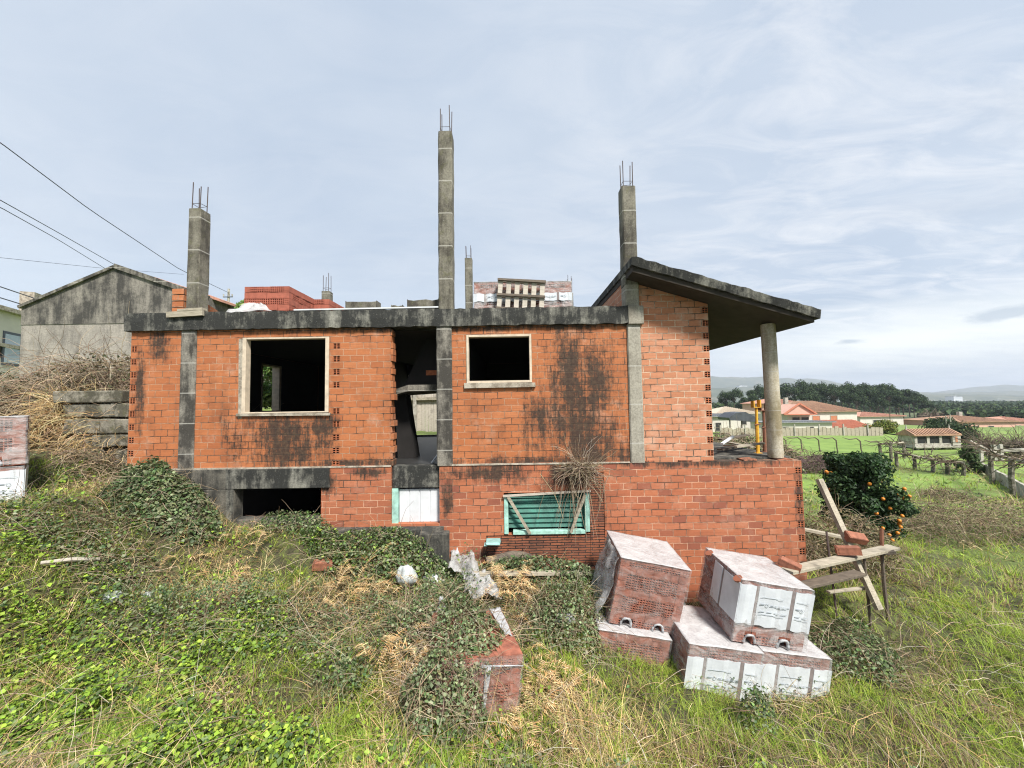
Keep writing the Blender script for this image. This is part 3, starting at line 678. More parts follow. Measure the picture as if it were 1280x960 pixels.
A_ = at(209, 395, 6.9); B_ = at(254, 392, 6.9); mb = MB(); mb.bar((A_[0], 6.90, 2.80), (B_[0], 6.90, 2.83), .05, .10); mb.bar((A_[0]+.2, 6.93, 2.88), (B_[0], 6.93, 2.90), .12, .04)
tag(mb.build('formwork_board', M['wood_grey']), 'pale formwork boards left against the roof band under the thick grey post', 'board')

# ------------------------------------------------------------------ shrink-wrapped brick packs
def pack(label, loc, rot, dims, styl='brown', labelled=False, wrap='film_clear', top='film_top', fork=True, group='shrink-wrapped brick packs', lab_sides=True, lz=(.36, .80)):
    w, d, h = dims; root = thing('brick_pack', label, 'brick pack', loc, group, local=True); root.rotation_euler = rot
    mb = MB(); nc = round(h/.113); hc = h/nc
    forks = [(-.26, .075), (.2, .075)] if fork else []
    for k in range(nc):
        z = k*hc
        for face in range(3):
            L = w if face == 0 else d
            O, U, N = [((-w/2, -d/2, z), (1, 0, 0), (0, -1, 0)), ((w/2, -d/2, z), (0, 1, 0), (1, 0, 0)), ((-w/2, d/2, z), (0, -1, 0), (-1, 0, 0))][face]
            ends = (k % 3 != 1) if face == 0 else (k % 3 == 1)
            uw = .085 if ends else .245; n = max(1, round(L/uw)); uw = L/n
            for i in range(n):
                c_ = -w/2+(i+.5)*uw
                if face == 0 and k == 0 and any(abs(c_-fx) < fw for fx, fw in forks): continue
                o = Vector(O)+Vector(U)*(i*uw+.002)+Vector(N)*random.uniform(-.010, .004)+Vector((0, 0, .003))
                mb.brick(o, U, (0, 0, 1), N, uw-.004, hc-.006, .12, 2 if ends else 0, 3, dep=.11, fr=.68)
    mb.box(-w/2+.125, w/2-.125, -d/2+.125, d/2-.005, (hc if fork else 0)+.002, h-.02)
    n = 4
    for i in range(n): mb.box(-w/2+i*w/n+.003, -w/2+(i+1)*w/n-.003, -d/2+.004, d/2-.004, h-.05, h-.003+random.uniform(0, .006))
    mb.build('bricks', M['pack_clay_brown' if styl == 'brown' else 'pack_clay'], root)
    # film: wavy sheet over front, sides and back, then the top
    n = 26; g = .014; V = []; per = [(-w/2-g, d/2+g), (-w/2-g, -d/2-g), (w/2+g, -d/2-g), (w/2+g, d/2+g), (-w/2-g, d/2+g)]
    pts = []
    for a, b in zip(per[:-1], per[1:]):
        for i in range(n): pts.append((a[0]+(b[0]-a[0])*i/n, a[1]+(b[1]-a[1])*i/n))
    m = len(pts); rows = 12; sd_ = random.uniform(0, 50); P = np.array(pts)
    for r_ in range(rows):
        z = .02+(h-.01)*r_/(rows-1); am = .010+.03*(1-r_/(rows-1))**2
        q = fnoise(np.arange(m)*.45+sd_, np.full(m, z*9+sd_), 3)-.25
        s_ = 1+np.clip(q, 0, 1)[:, None]*am*2/np.array([w, d]); V.append(np.concatenate([P*s_, np.full((m, 1), z)], 1))
    V = np.array(V); i = np.arange(m*rows).reshape(rows, m); ir = np.roll(i, -1, 1)
    q4 = np.stack([i[:-1], ir[:-1], ir[1:], i[1:]], -1).reshape(-1, 4)
    VV = V.reshape(-1, 3)
    if forks:
        cq = VV[q4].mean(1); ok = np.ones(len(q4), bool)
        for fx, fw in forks: ok &= ~((np.abs(cq[:, 0]-fx) < fw+.01) & (cq[:, 1] < -d/2+.06) & (cq[:, 2] < hc*1.15))
        q4 = q4[ok]
    npmesh('film_wrap', VV, q4, None, M[wrap], root, smooth=True)
    tp = cloth('film_top', [(-w/2-g, -d/2-g, h+.012), (w/2+g, -d/2-g, h+.012), (w/2+g, d/2+g, h+.012), (-w/2-g, d/2+g, h+.012)], M[top], root, n=24, amp=.010, seed=random.random()*9)
    for fx, fw in forks:        # film torn open round the lifting holes
        t = MB(); A = [(fx+fw*1.0*math.cos(a), -d/2-.018+.012*math.sin(3*a), hc*.15+.115*math.sin(a)) for a in np.linspace(0, PI, 9)]
        t.tube(A, [.016+random.uniform(-.004, .006) for _ in A], 6)
        t.build('torn_film_rim', M['sheet'], root, smooth=True)
    if labelled:
        z0, z1 = lz; y = -d/2-.024; cuts = [-w/2-.018, -.30*w, -.25*w, .20*w, .25*w, w/2+.018]
        def band(mb, x0, x1, off=0):
            k = 6
            for j in range(k):
                xa, xb = x0+(x1-x0)*j/k, x0+(x1-x0)*(j+1)/k
                f = lambda x: y-off+.006*math.sin(x*19)+.004*math.sin(x*47); wv = lambda x: .012*math.sin(x*31+1)
                mb.add([(xa, f(xa), z0+wv(xa)), (xb, f(xb), z0+wv(xb)), (xb, f(xb)-.002, z1+wv(xb)*.5), (xa, f(xa)-.002, z1+wv(xa)*.5), (xa, f(xa)+.004, z0+wv(xa)), (xb, f(xb)+.004, z0+wv(xb)), (xb, f(xb)+.002, z1+wv(xb)*.5), (xa, f(xa)+.002, z1+wv(xa)*.5)],
                       [(0, 1, 2, 3), (5, 4, 7, 6), (3, 2, 6, 7), (0, 4, 5, 1)]+([(0, 3, 7, 4)] if j == 0 else [])+([(1, 5, 6, 2)] if j == k-1 else []))
        lb = MB(); st = MB(); pr = MB()
        for a, b in ((0, 1), (2, 3), (4, 5)): band(lb, cuts[a], cuts[b])
        for a, b in ((1, 2), (3, 4)): st = MB(); band(st, cuts[a]-.004, cuts[b]+.004, -.004); st.build('strap', M['strap'], root)
        if lab_sides:
            for s_ in (-1, 1):
                X = s_*(w/2+.020)
                for (ya, yb) in ((-d/2-.02, -.12*d), (-.07*d, .16*d)): lb.box(min(X, X+s_*.006), max(X, X+s_*.006), ya, yb, z0, z1, jit=.006)
                BOX('strap', M['strap'], root, min(X, X+s_*.004), max(X, X+s_*.004), -.12*d, -.07*d, z0, z1)
        lo = lb.build('label_film', M['label'], root, smooth=False)
        for (a, b) in ((2, 3), (4, 5)):
            x0 = cuts[a]+.03; zc = z0+(z1-z0)*.56; yy = y-.014; L = cuts[b]-x0-.02
            e = min(1, L/.3)
            pr.box(x0, x0+.055, yy, yy+.003, zc, zc+.014)                            # small printed word bar
            ring = [(x0+.09+.022*math.cos(t), yy, zc+.022*math.sin(t)) for t in np.linspace(0, 2*PI, 17)]; pr.tube(ring, .0026, 5, cap=False)
            if L > .3:
                pr.box(x0+.13, x0+L-.02, yy, yy+.003, zc-.012, zc-.007)
                for q_ in range(5): pr.box(x0+.14+q_*.055, x0+.14+q_*.055+.035, yy, yy+.003, zc+.002, zc+.009)
            pr.box(x0, x0+L*.8, yy, yy+.003, zc+.10, zc+.104); pr.box(x0, x0+L*.9, yy, yy+.003, zc-.13, zc-.126)
            for q_ in range(int(4*e)): pr.box(x0+q_*.1, x0+q_*.1+.07, yy, yy+.003, zc-.095, zc-.088)
        pr.build('faint_print', M['print'], lo)
    return root
K = .965
def sc_eye(p): return (p[0]*K, p[1]*K, 1.1+(p[2]-1.1)*K)
UL = sc_eye((1.916, 6.388, -2.26)); UR = sc_eye((3.518, 6.056, -2.319))
pu = pack('upper left brick pack in dull stretch film with ragged plastic hanging off its side', UL, (R(4.5), R(11.2), R(-1)), (.99, .93, .97), 'brown', False, 'film_clear')
pr_ = pack('tilted brick pack with wide white printed label, on top of the labelled pair', UR, (R(3.8), R(10), R(.6)), (.96, .96, .84), 'brown', True, 'film', lz=(.27, .80))
for yy in (-.42, .34): MB().tube([(-.497, yy, .815), (-.512, yy, .832)], [.06, .06], 12).build('tape_patch', M['tape_brown'], pr_)

def under(P, rot, dx, dy, dz):
    from mathutils import Euler
    return tuple(Vector(P)+Euler(rot).to_matrix() @ Vector((dx, dy, dz)))
pack('lower left brick pack with torn film and a loose orange brick poking out', under(UL, (R(4.5), R(11.2), R(-1)), -.10, -.16, -.93), (R(3), R(8), R(-2)), (1.0, .95, .91), 'clay', False, 'film_clear', fork=False)
LR = under(UR, (R(3.8), R(10), R(.6)), .36, -.10, -.86); 
pack('lower brick pack half in the weeds at the right end, white label round its front', LR, (R(3), R(8.5), R(2)), (.92, .95, .84), 'brown', True, 'film', fork=False, lz=(.16, .70), lab_sides=True)
pack('lower middle brick pack with white label, between the film-wrapped pack and the right one', under(LR, (R(3), R(8.5), R(2)), -.975, -.03, .0), (R(3), R(8.5), R(1)), (.97, .95, .84), 'brown', True, 'film', fork=False, lz=(.16, .70), lab_sides=False)
# ragged film hanging from the upper left pack, and loose bricks
rag_pts = [under(UL, (R(4.5), R(11.2), R(-1)), *p) for p in ((-.50, -.42, .95), (-.50, .40, .95), (-.66, .30, -.42), (-.74, -.40, -.38))]
o = cloth('ragged_film', rag_pts, M['film'], None, n=20, amp=.09, seed=3); o.parent = pu; bpy.context.view_layer.update(); o.matrix_parent_inverse = pu.matrix_world.inverted()
pack('upper pack of the pair at the left end, dark purplish bricks under milky film', (-8.24, 5.92, .26), (0, R(-1), R(50)), (1.0, .95, .74), 'brown', False, 'film', group='shrink-wrapped brick packs')
pack('lower pack of the pair at the left end, white label strip, sunk in the grass', (-8.25, 5.91, -.56), (0, 0, R(49)), (1.0, .95, .80), 'brown', True, 'film', fork=False, lz=(.30, .76))
P0 = at(592, 388, 7.65)
pack('wrapped brick pack on the roof, left of the two behind the wooden pallet', (P0[0]+.5, 8.13, ROOF), (0, 0, R(1)), (.98, .95, .70), 'brown', True, 'film', fork=False, lz=(.30, .46), lab_sides=False)
pack('wrapped brick pack on the roof behind the wooden pallet, beside the rebar stub', (P0[0]+1.49, 8.12, ROOF), (0, 0, R(-1)), (.98, .95, .69), 'brown', True, 'film', fork=False, lz=(.30, .46), lab_sides=False)
# wooden pallet leaning on the roof packs
pl = thing('wooden_pallet', 'pale wooden pallet standing on edge against wrapped brick packs on the roof', 'pallet', (at(650, 388, 7.45)[0], 7.42, ROOF+.03), local=True); pl.rotation_euler = (R(-6), R(4), 0)
for k in range(6): BOX('slat', M['wood_pale'], pl, -.46+k*.166, -.46+k*.166+.09, -.01, .012, -.02, .64, jit=.004)
for z in (.02, .30, .61): BOX('rail', M['wood_dark'], pl, -.475, .475, -.055, -.013, z, z+.045, jit=.004)
for z in (.02, .30, .61): BOX('rail', M['wood_pale'], pl, -.475, .475, .015, .09, z, z+.04, jit=.004)
# broken open pack half under brambles
bf = at(603, 822, 4.45); brot = (R(2), R(7), R(17))
from mathutils import Euler
RM = Euler(brot).to_matrix(); bo = Vector(bf)-RM @ Vector((0, -.475, .75))
bp = pack('broken-open brick pack with bare terracotta top, half swallowed by brambles', tuple(bo), brot, (.96, .95, .75), 'clay', False, 'film_clear', top='film_clear', fork=False)
for o in list(bp.children):
    if o.name.startswith('film_top'): bpy.data.objects.remove(o)
loc_ = lambda *p: tuple(bo+RM @ Vector(p))
def child_keep(o, par): o.parent = par; bpy.context.view_layer.update(); o.matrix_parent_inverse = par.matrix_world.inverted(); return o
child_keep(cloth('white_film_strip', [loc_(.36, -.1, .775), loc_(.45, -.15, .775), loc_(.46, .48, .78), loc_(.30, .47, .78)], M['sheet'], None, n=12, amp=.02, seed=5), bp)
child_keep(cloth('white_film_strip', [loc_(.06, -.50, .12), loc_(.09, -.50, .12), loc_(.11, -.50, .66), loc_(.04, -.50, .68)], M['sheet'], None, n=10, amp=.015, seed=6), bp)
child_keep(cloth('white_film_strip', [loc_(.0, -.50, .655), loc_(.49, -.50, .625), loc_(.49, -.50, .645), loc_(.0, -.50, .68)], M['sheet'], None, n=10, amp=.012, seed=8), bp)

def loose_brick(label, loc, rot=(0, 0, 0), s=1.0, group='loose hollow bricks', mat='brick_loose'):
    mb = MB(); w, d, h = .24*s, .12*s, .085*s
    mb.brick((-w/2, -d/2-.001, 0), (1, 0, 0), (0, 0, 1), (0, -1, 0), w, h, .02, 6, 2, dep=.012, fr=.45)
    mb.brick((w/2, -d/2, 0), (0, 1, 0), (0, 0, 1), (1, 0, 0), d, h, w-.001, 3, 2, dep=.12, fr=.7)
    mb.brick((-w/2, d/2, 0), (0, -1, 0), (0, 0, 1), (-1, 0, 0), d, h, .03, 3, 2, dep=.025)
    o = mb.build('loose_brick', M[mat]); o.location = loc; o.rotation_euler = rot
    return tag(o, label, 'brick', group)
loose_brick('orange brick poking out of the lower left pack at its front corner', under(UL, (R(4.5), R(11.2), R(-1)), -.52, -.46, -.30), (R(4), R(12), R(35)))
loose_brick('broken orange brick wedged between the film-wrapped pack and the labelled pair', under(UL, (R(4.5), R(11.2), R(-1)), .52, -.52, -.10), (R(30), R(25), R(60)))
g = ground(660, 706); loose_brick('orange brick standing on end in the weeds below the green shutter', (g[0], g[1], g[2]+.18), (R(5), R(65), R(20)))
g = ground(737, 720); loose_brick('dark orange brick lying in the weeds beside the ragged film', (g[0], g[1]-.2, g[2]+.12), (0, R(12), R(70)))
g = ground(404, 716); loose_brick('weathered orange brick half sunk in dry grass below the white basement door', (g[0], g[1], g[2]+.08), (R(12), R(5), R(15)), 1.25)

# ------------------------------------------------------------------ improvised trestle at the right
A = at(984, 714, 5.85); B = at(1117, 684, 6.7); tr = thing('trestle', 'rickety trestle of grey boards and thin stakes at the house corner', 'trestle', (A[0], A[1], -2.7))
def board(a, b, w, h, m, name='board', par=tr): return MB().bar(a, b, w, h).build(name, M[m], par, bevel=.004)
board(A, B, .18, .045, 'wood_grey', 'top_board')
board(at(1003, 732, 5.95), at(1075, 716, 6.4), .18, .04, 'wood_dark', 'lower_board'); board(at(1002, 661, 7.4), at(1076, 676, 7.3), .12, .05, 'wood_grey', 'rear_board')
board(at(1092, 692, 6.62), at(1119, 690, 6.5), .09, .05, 'wood_dark', 'end_block')
board(at(1035, 740, 6.2), at(1088, 734, 6.5), .06, .03, 'wood_grey', 'brace')
def stake(p, q, r, m): return MB().tube([p, (np.array(p)*.5+np.array(q)*.5)+np.array([random.uniform(-.02, .02), 0, 0]), q], [r*.9, r, r*.8], 7).build('stake', M[m], tr)
stake(at(1102, 688, 6.65), at(1112, 790, 6.55), .028, 'wood_dark'); stake(at(1080, 694, 6.45), at(1090, 800, 6.35), .022, 'wood_dark'); stake(at(1033, 664, 6.7), at(1046, 770, 6.4), .018, 'rebar'); stake(at(1102, 661, 6.75), at(1103, 690, 6.72), .03, 'prop_rust')
dg = MB().bar(at(1024, 599, 7.0), at(1099, 762, 6.25), .12, .06).build('leaning_board', M['wood_grey']); tag(dg, 'thick grey board leaning diagonally through the trestle by the orange tree', 'board')
p = at(1061, 694, 6.3); loose_brick('orange brick lying flat on the trestle board', (p[0], p[1], p[2]+.02), (R(-3), R(-8), R(-28)), 1.3)
p = at(1067, 676, 6.6); loose_brick('orange brick tipped up behind the flat one on the trestle', (p[0], p[1], p[2]+.02), (R(35), R(10), R(-5)), 1.25)
p = at(987, 711, 5.95); loose_brick('orange brick at the low end of the trestle board, by the wrapped pack', (p[0]-.02, p[1], p[2]+.02), (R(5), R(18), R(-40)), 1.2)

# ------------------------------------------------------------------ clutter on the porch floor and inside
def prop(label, px, pyt, Y, m, h=1.0):
    t = at(px, pyt, Y); root = thing('shoring_prop', label, 'prop', (t[0], Y, .035), 'shoring props on the porch')
    MB().tube([(t[0], Y, .04), (t[0]+.005, Y, t[2]-.42)], .034, 8).build('outer_tube', M[m], root); MB().tube([(t[0]+.005, Y, t[2]-.42), (t[0]+.01, Y, t[2]-.10)], .026, 8).build('inner_tube', M[m], root)
    MB().box(t[0]-.07, t[0]+.08, Y-.05, Y+.05, t[2]-.105, t[2]-.09).box(t[0]-.07, t[0]-.05, Y-.05, Y+.05, t[2]-.09, t[2]+.03).box(t[0]+.055, t[0]+.08, Y-.05, Y+.05, t[2]-.09, t[2]+.05).build('fork_head', M[m], root)
    MB().box(t[0]-.06, t[0]+.06, Y-.06, Y+.06, .036, .044).build('foot_plate', M[m], root); MB().tube([(t[0]-.06, Y-.03, t[2]-.45), (t[0]+.07, Y-.03, t[2]-.43)], .012, 6).build('pin', M['prop_rust'], root)
prop('chipped yellow adjustable steel prop standing on the porch', 944.5, 503, 7.75, 'prop_yellow'); prop('rust-brown steel prop standing beside the round porch column', 953.5, 507, 7.9, 'prop_rust')
k = 0
for (a, b, w_, m, lb) in (((900, 566, 7.9), (936, 560, 8.6), .12, 'wood_dark', 'dark board lying on the porch beside the brick wall end'), ((905, 552, 8.3), (940, 566, 7.7), .10, 'wood_grey', 'grey plank crossing over the porch rubbish'), ((905, 560, 8.0), (925, 566, 7.6), .05, 'wood_pale', 'pale narrow lath on the porch rubbish'),
    ((920, 568, 7.45), (955, 569, 7.5), .09, 'wood_grey', 'grey board along the porch edge near the yellow prop'), ((900, 556, 8.5), (935, 557, 8.7), .14, 'wood_dark', 'black wide plank at the back of the porch rubbish'), ((903, 571, 7.4), (917, 562, 7.9), .05, 'white_paint', 'white lath sloping up from the porch edge')):
    pa = np.array(at(*a)); pb = np.array(at(*b)); k += 1; pa[2] = max(pa[2], .06+.035*k); pb[2] = max(pb[2], .06+.05*k)
    tag(MB().bar(pa, pb, w_, .03).build('plank', M[m]), lb, 'plank')
tag(MB().bar((-2.3-1.9, 9.6, .02), (-4.75, 10.3, 1.25), .12, .04).build('plank', M['wood_grey']), 'plank leaning in the dark room behind the large left window', 'plank')
tag(MB().bar(at(538, 581, 7.35), at(549, 566, 7.5), .03, .03).build('lath', M['white_paint']), 'thin white lath at the foot of the tall doorway', 'lath')

# ------------------------------------------------------------------ ground litter
def blobby(name, loc, s, m, label, cat, amp=.35, group=None, rot=0):
    bm_ = []; n, k = 18, 12; V = []
    for i in range(k):
        ph = PI*i/(k-1)
        for j in range(n):
            a = 2*PI*j/n; d = np.array([math.sin(ph)*math.cos(a), math.sin(ph)*math.sin(a), math.cos(ph)])
            rr = 1+amp*(fnoise(np.array([d[0]*1.9+loc[0]*3+d[2]]), np.array([d[1]*1.9+loc[1]*5]), 4)[0]-.5)*2; V.append(d*rr*np.array(s))
    i = np.arange(n*k).reshape(k, n); ir = np.roll(i, -1, 1); q = np.stack([i[:-1], i[1:], ir[1:], ir[:-1]], -1).reshape(-1, 4)
    o = npmesh(name, np.array(V), q, None, m, smooth=True); o.location = loc; o.rotation_euler.z = rot
    return tag(o, label, cat, group)
for (px, py, s, lb, m) in ((505, 734, (.14, .11, .13), 'white rubble sack standing in the brambles, leftmost of the group', 'rag'), (545, 730, (.17, .12, .07), 'white sack lying flat on the brambles above the broken brick pack', 'rag'), (571, 702, (.10, .10, .14), 'small crumpled white bag under the concrete step', 'sheet'),
    (553, 778, (.06, .08, .15), 'crumpled strip of clear plastic in the brambles left of the broken pack', 'sheet'), (706, 785, (.14, .08, .09), 'torn clear plastic bag in the ivy between the brick packs', 'sheet')):
    g = ground(px, py); blobby('sack', (g[0], g[1], g[2]+s[2]*.7+.05), s, M[m], lb, 'sack', 1.0)
for (px, py, s, lb) in ((141, 753, .075, 'white crumpled plastic scrap on the trampled weeds'), (186, 750, .045, 'small pale stone near the white plastic scrap')):
    g = ground(px, py); blobby('litter', (g[0], g[1], g[2]+.07), (s*1.5, s, s*.8), M['rag'], lb, 'litter', .5)
for k, (c4) in enumerate((((560, 735), (600, 735), (590, 700), (565, 705)), ((585, 765), (628, 770), (605, 735), (580, 735)))):
    pts = []
    for px, py in c4: g = ground(px, py); pts.append((g[0], g[1], g[2]+.24))
    tag(cloth('plastic_sheet', pts, M['film_dull'], amp=.16, n=24, seed=k+2), ['grey crumpled plastic sheet below the concrete step', 'crumpled plastic sheet among dry grass behind the broken brick pack'][k], 'plastic sheet')
a, b = ground(50, 716), ground(124, 712); tag(MB().tube([a+[0, 0, .12], (a+b)/2+[0, 0, .15], b+[0, 0, .14]], [.022, .026, .02], 7).build('pale_pole', M['wood_pale']), 'thin pale bare pole lying in the grass on the left slope', 'pole')
a, b = ground(608, 716), ground(672, 706); tag(MB().tube([a+[0, 0, .16], (a+b)/2+[0, 0, .20], b+[0, 0, .18]], [.10, .11, .09], 12).build('fallen_log', M['wood_dark']), 'dark fallen log lying along the house wall in the weeds', 'log')
a, b = ground(592, 735), ground(742, 734); tag(MB().bar(a+[0, 0, .22], b+[0, 0, .24], .11, .04).build('plank', M['wood_grey']), 'long grey plank lying in weeds in front of the fallen log', 'plank')
p = at(617, 676, 6.9); tag(MB().box(p[0]-.13, p[0]+.12, 6.72, 6.95, p[2]-.02, p[2]+.03, jit=.015).box(p[0]-.16, p[0]-.1, 6.74, 6.9, p[2]-.04, p[2]-.02).build('teal_scrap', M['teal'], bevel=.01), 'flat teal plastic scrap lying against the red brick wall', 'scrap')
tag(lump('concrete_block', -5.55, -5.2, 6.3, .28, h1(-5.4, 6.3)-.1, h1(-5.4, 6.3)+.22, M['stone'], 'dark concrete block in the weeds below the corner of the basement window', 'concrete block'))

# ------------------------------------------------------------------ left side: stone wall, barn, white house, wires
sw = MB(); xl, xr = at(85, 500, 7.5)[0], -7.12
for (z0, z1, nb) in ((-.42, -.02, 3), (-.0, .36, 3), (.38, .62, 4), (.64, .92, 3), (.94, 1.22, 3), (1.24, 1.46, 2)):
    e = sorted([xl+random.uniform(-.2, .1)]+[xl+(xr-xl)*(i+random.uniform(.25, .75))/nb for i in range(1, nb)]+[xr])
    for i in range(len(e)-1):
        y0 = 7.42+random.uniform(-.05, .05)+(.16 if e[i] > -7.75 else 0); sw.box(e[i]+.008, e[i+1]-.008, y0, 8.0, z0+.006, z1-.006, jit=.016)
tag(sw.build('stone_block_wall', M['stone'], bevel=.02), 'short wall of big mossy stone blocks beside the house corner under dry brambles', 'stone wall')
Y = 14.0; ap = at(145, 333, Y); el = at(28, 381, Y); er = at(262, 371.5, Y); bh = 8
barn = thing('old_barn', 'old grey rendered barn with a stained gable end and tiled roof', 'barn', (ap[0], Y, 1))
zm = el[2]-.75
MB().prism([(el[0], -.5), (er[0], -.5), (er[0], zm), (el[0], zm)], Y, Y+bh).build('wall', M['render'], barn)
MB().prism([(el[0], zm), (er[0], zm), (er[0], er[2]), (ap[0], ap[2]), (el[0], el[2])], Y-.02, Y+bh).build('gable', M['render_top'], barn)
rr = MB(); t_ = .07
rr.prism([(el[0]-.12, el[2]-.04), (el[0]-.12, el[2]+.04), (ap[0], ap[2]+t_), (ap[0], ap[2]+.004)], Y+.05, Y+bh+.1); rr.prism([(ap[0]+.002, ap[2]-.05), (ap[0]+.002, ap[2]+.02), (er[0]+.3, er[2]-.04), (er[0]+.3, er[2]-.13)], Y+.12, Y+bh+.1)
for i in range(22):
    f_ = i/22; x = ap[0]+(er[0]-ap[0])*f_; z = ap[2]+(er[2]-ap[2])*f_; rr.tube([(x, Y+.15, z-.0), (x, Y+bh, z-.0)], .085, 7) if i > 7 else None
rr.build('roof', M['tile_pink'], barn)
MB().bar((el[0]-.06, Y-.05, el[2]-.1), (ap[0], Y-.05, ap[2]-.03), .10, .10).bar((ap[0], Y-.05, ap[2]+.0), (er[0], Y-.05, er[2]-.04), .10, .17).build('gable_coping', M['post_low'], barn)
# white modern house: long side runs back to the left
wh = thing('white_house', 'white modern house with a grey-framed window beyond the grey barn', 'house', (-29, 24, 1.2))
Rm = Matrix.Translation((-29.6, 22, 0)) @ Matrix.Rotation(R(90+22.6), 4, 'Z')
def wmb(): m_ = MB(); m_.T = Rm; return m_
wmb().box(-6, 14, .02, 8, -.5, 4.2).box(-6, 14, .0, 8.02, 4.9, 6.9).box(-6, 14, .3, 8, 4.2, 4.9).build('wall', M['wall_white'], wh); wmb().box(-6.2, 14.1, -.35, 8.2, 6.9, 7.15).box(-6, 14, -.12, 0, 4.85, 5.05).build('cornice', M['cement'], wh)
for x in (-3.2, .25, 4.6): 
    fo_ = wmb().box(x, x+2.6, -.03, .018, 1.9+1.9, 3.9+1.9).build('window_frame', M['frame_dark'], wh)
    wmb().box(x+.12, x+1.22, -.045, -.032, 3.95, 5.65).box(x+1.4, x+2.48, -.045, -.032, 3.95, 5.65).build('pane', M['glass'], fo_)
wmb().box(-2.2, -1.5, .5, 1.2, 7.15, 8.9).build('chimney', M['cement'], wh); wmb().box(3.4, 4.2, .5, 1.2, 7.15, 8.9).build('chimney', M['cement'], wh)
rl_ = wmb(); 
for z in (7.8, 8.45): rl_.bar((-6, .4, z), (12, .4, z), .05, .05)
rl_.build('railing', M['frame_dark'], wh)
up = at(286, 361, 40); ub = h1(up[0], 40); pole = thing('utility_pole', 'distant concrete utility pole with insulators behind the house roof', 'utility pole', (up[0], 40, ub))
MB().tube([(up[0], 40, ub), (up[0], 40, up[2])], [.16, .11], 8).build('pole', M['granite'], pole)
MB().bar((up[0]-.5, 39.9, up[2]-.9), (up[0]+.5, 39.9, up[2]-.9), .08).build('crossarm', M['frame_dark'], pole)
for dx in (-.45, .45): MB().tube([(up[0]+dx, 39.9, up[2]-.86), (up[0]+dx, 39.9, up[2]-.62)], [.05, .07], 7).build('insulator', M['granite'], pole)
def wire(label, pts, r):
    P = [np.array(at(*q)) for q in pts]; out = []
    t = np.linspace(0, 1, 24)
    for s in t:
        i = min(int(s*(len(P)-1)), len(P)-2); f_ = s*(len(P)-1)-i; out.append(P[i]*(1-f_)+P[i+1]*f_)
    tag(MB().tube(out, r, 5).build('overhead_cable', M['wire']), label, 'cable', 'overhead cables')
wire('topmost overhead cable sloping down from the left to the distant pole', [(-90, 118, 13), (0, 178, 15), (112, 262, 20), (225, 337, 28), (286, 366, 40)], .022)
wire('upper of two close cables running behind the barn ridge', [(-80, 205, 14), (0, 250, 16), (75, 292, 21), (147, 333, 29), (230, 372, 44)], .020)
wire('lower of two close cables running behind the barn gable', [(-80, 222, 14), (0, 259, 16), (70, 298, 21), (132, 336, 29), (230, 382, 44)], .018)
wire('lowest faint cable, nearly level, left of the barn ridge', [(-80, 314, 22), (0, 322, 25), (126, 335, 33), (230, 343, 44)], .014)

# ------------------------------------------------------------------ behind the house, seen through the doorway
bfence = thing('board_fence', 'rough grey board fence seen through the house doorway', 'fence', (-4.2, 18, -.1))
fb = MB(); x = -8.5
while x < 2: w_ = random.uniform(.12, .2); fb.box(x, x+w_-.01, 18, 18.05, -.25, random.uniform(1.55, 2.0), jit=.01); x += w_
fb.build('boards', M['wood_pale'], bfence)
for x in (-7, -4.6, -2.6): BOX('post', M['granite'], bfence, x, x+.14, 17.8, 17.95, -.3, 3.0)
MB().bar((-8, 17.9, 1.35), (1, 17.9, 1.42), .1, .12).build('rail', M['wood_grey'], bfence)

# ------------------------------------------------------------------ far houses, granary, fields' fences
def hip_roof(mb, x0, x1, y0, y1, ze, zr, ov=.4, hip=1.0, t=.15):
    x0 -= ov; x1 += ov; y0 -= ov; y1 += ov; ym = (y0+y1)/2; hx = min((y1-y0)/2*hip, (x1-x0)/2-.05)
    v = [(x0, y0, ze), (x1, y0, ze), (x1, y1, ze), (x0, y1, ze), (x0+hx, ym, zr), (x1-hx, ym, zr)]; b = [(x0, y0, ze-t), (x1, y0, ze-t), (x1, y1, ze-t), (x0, y1, ze-t)]
    mb.add(v+b, [(0, 1, 5, 4), (2, 3, 4, 5), (1, 2, 5), (3, 0, 4), (6, 9, 8, 7), (0, 6, 7, 1), (1, 7, 8, 2), (2, 8, 9, 3), (3, 9, 6, 0)])
    n = int((x1-x0)/.30)
    for i in range(1, n):                        # rows of half-round tiles
        x = x0+(x1-x0)*i/n; f_ = 1.0 if x0+hx <= x <= x1-hx else max(.05, min(abs(x-x0), abs(x1-x))/hx)
        mb.bar((x, y0, ze+.05), (x, y0+(ym-y0)*f_, ze+(zr-ze)*f_+.03), .11, .07)
    return mb
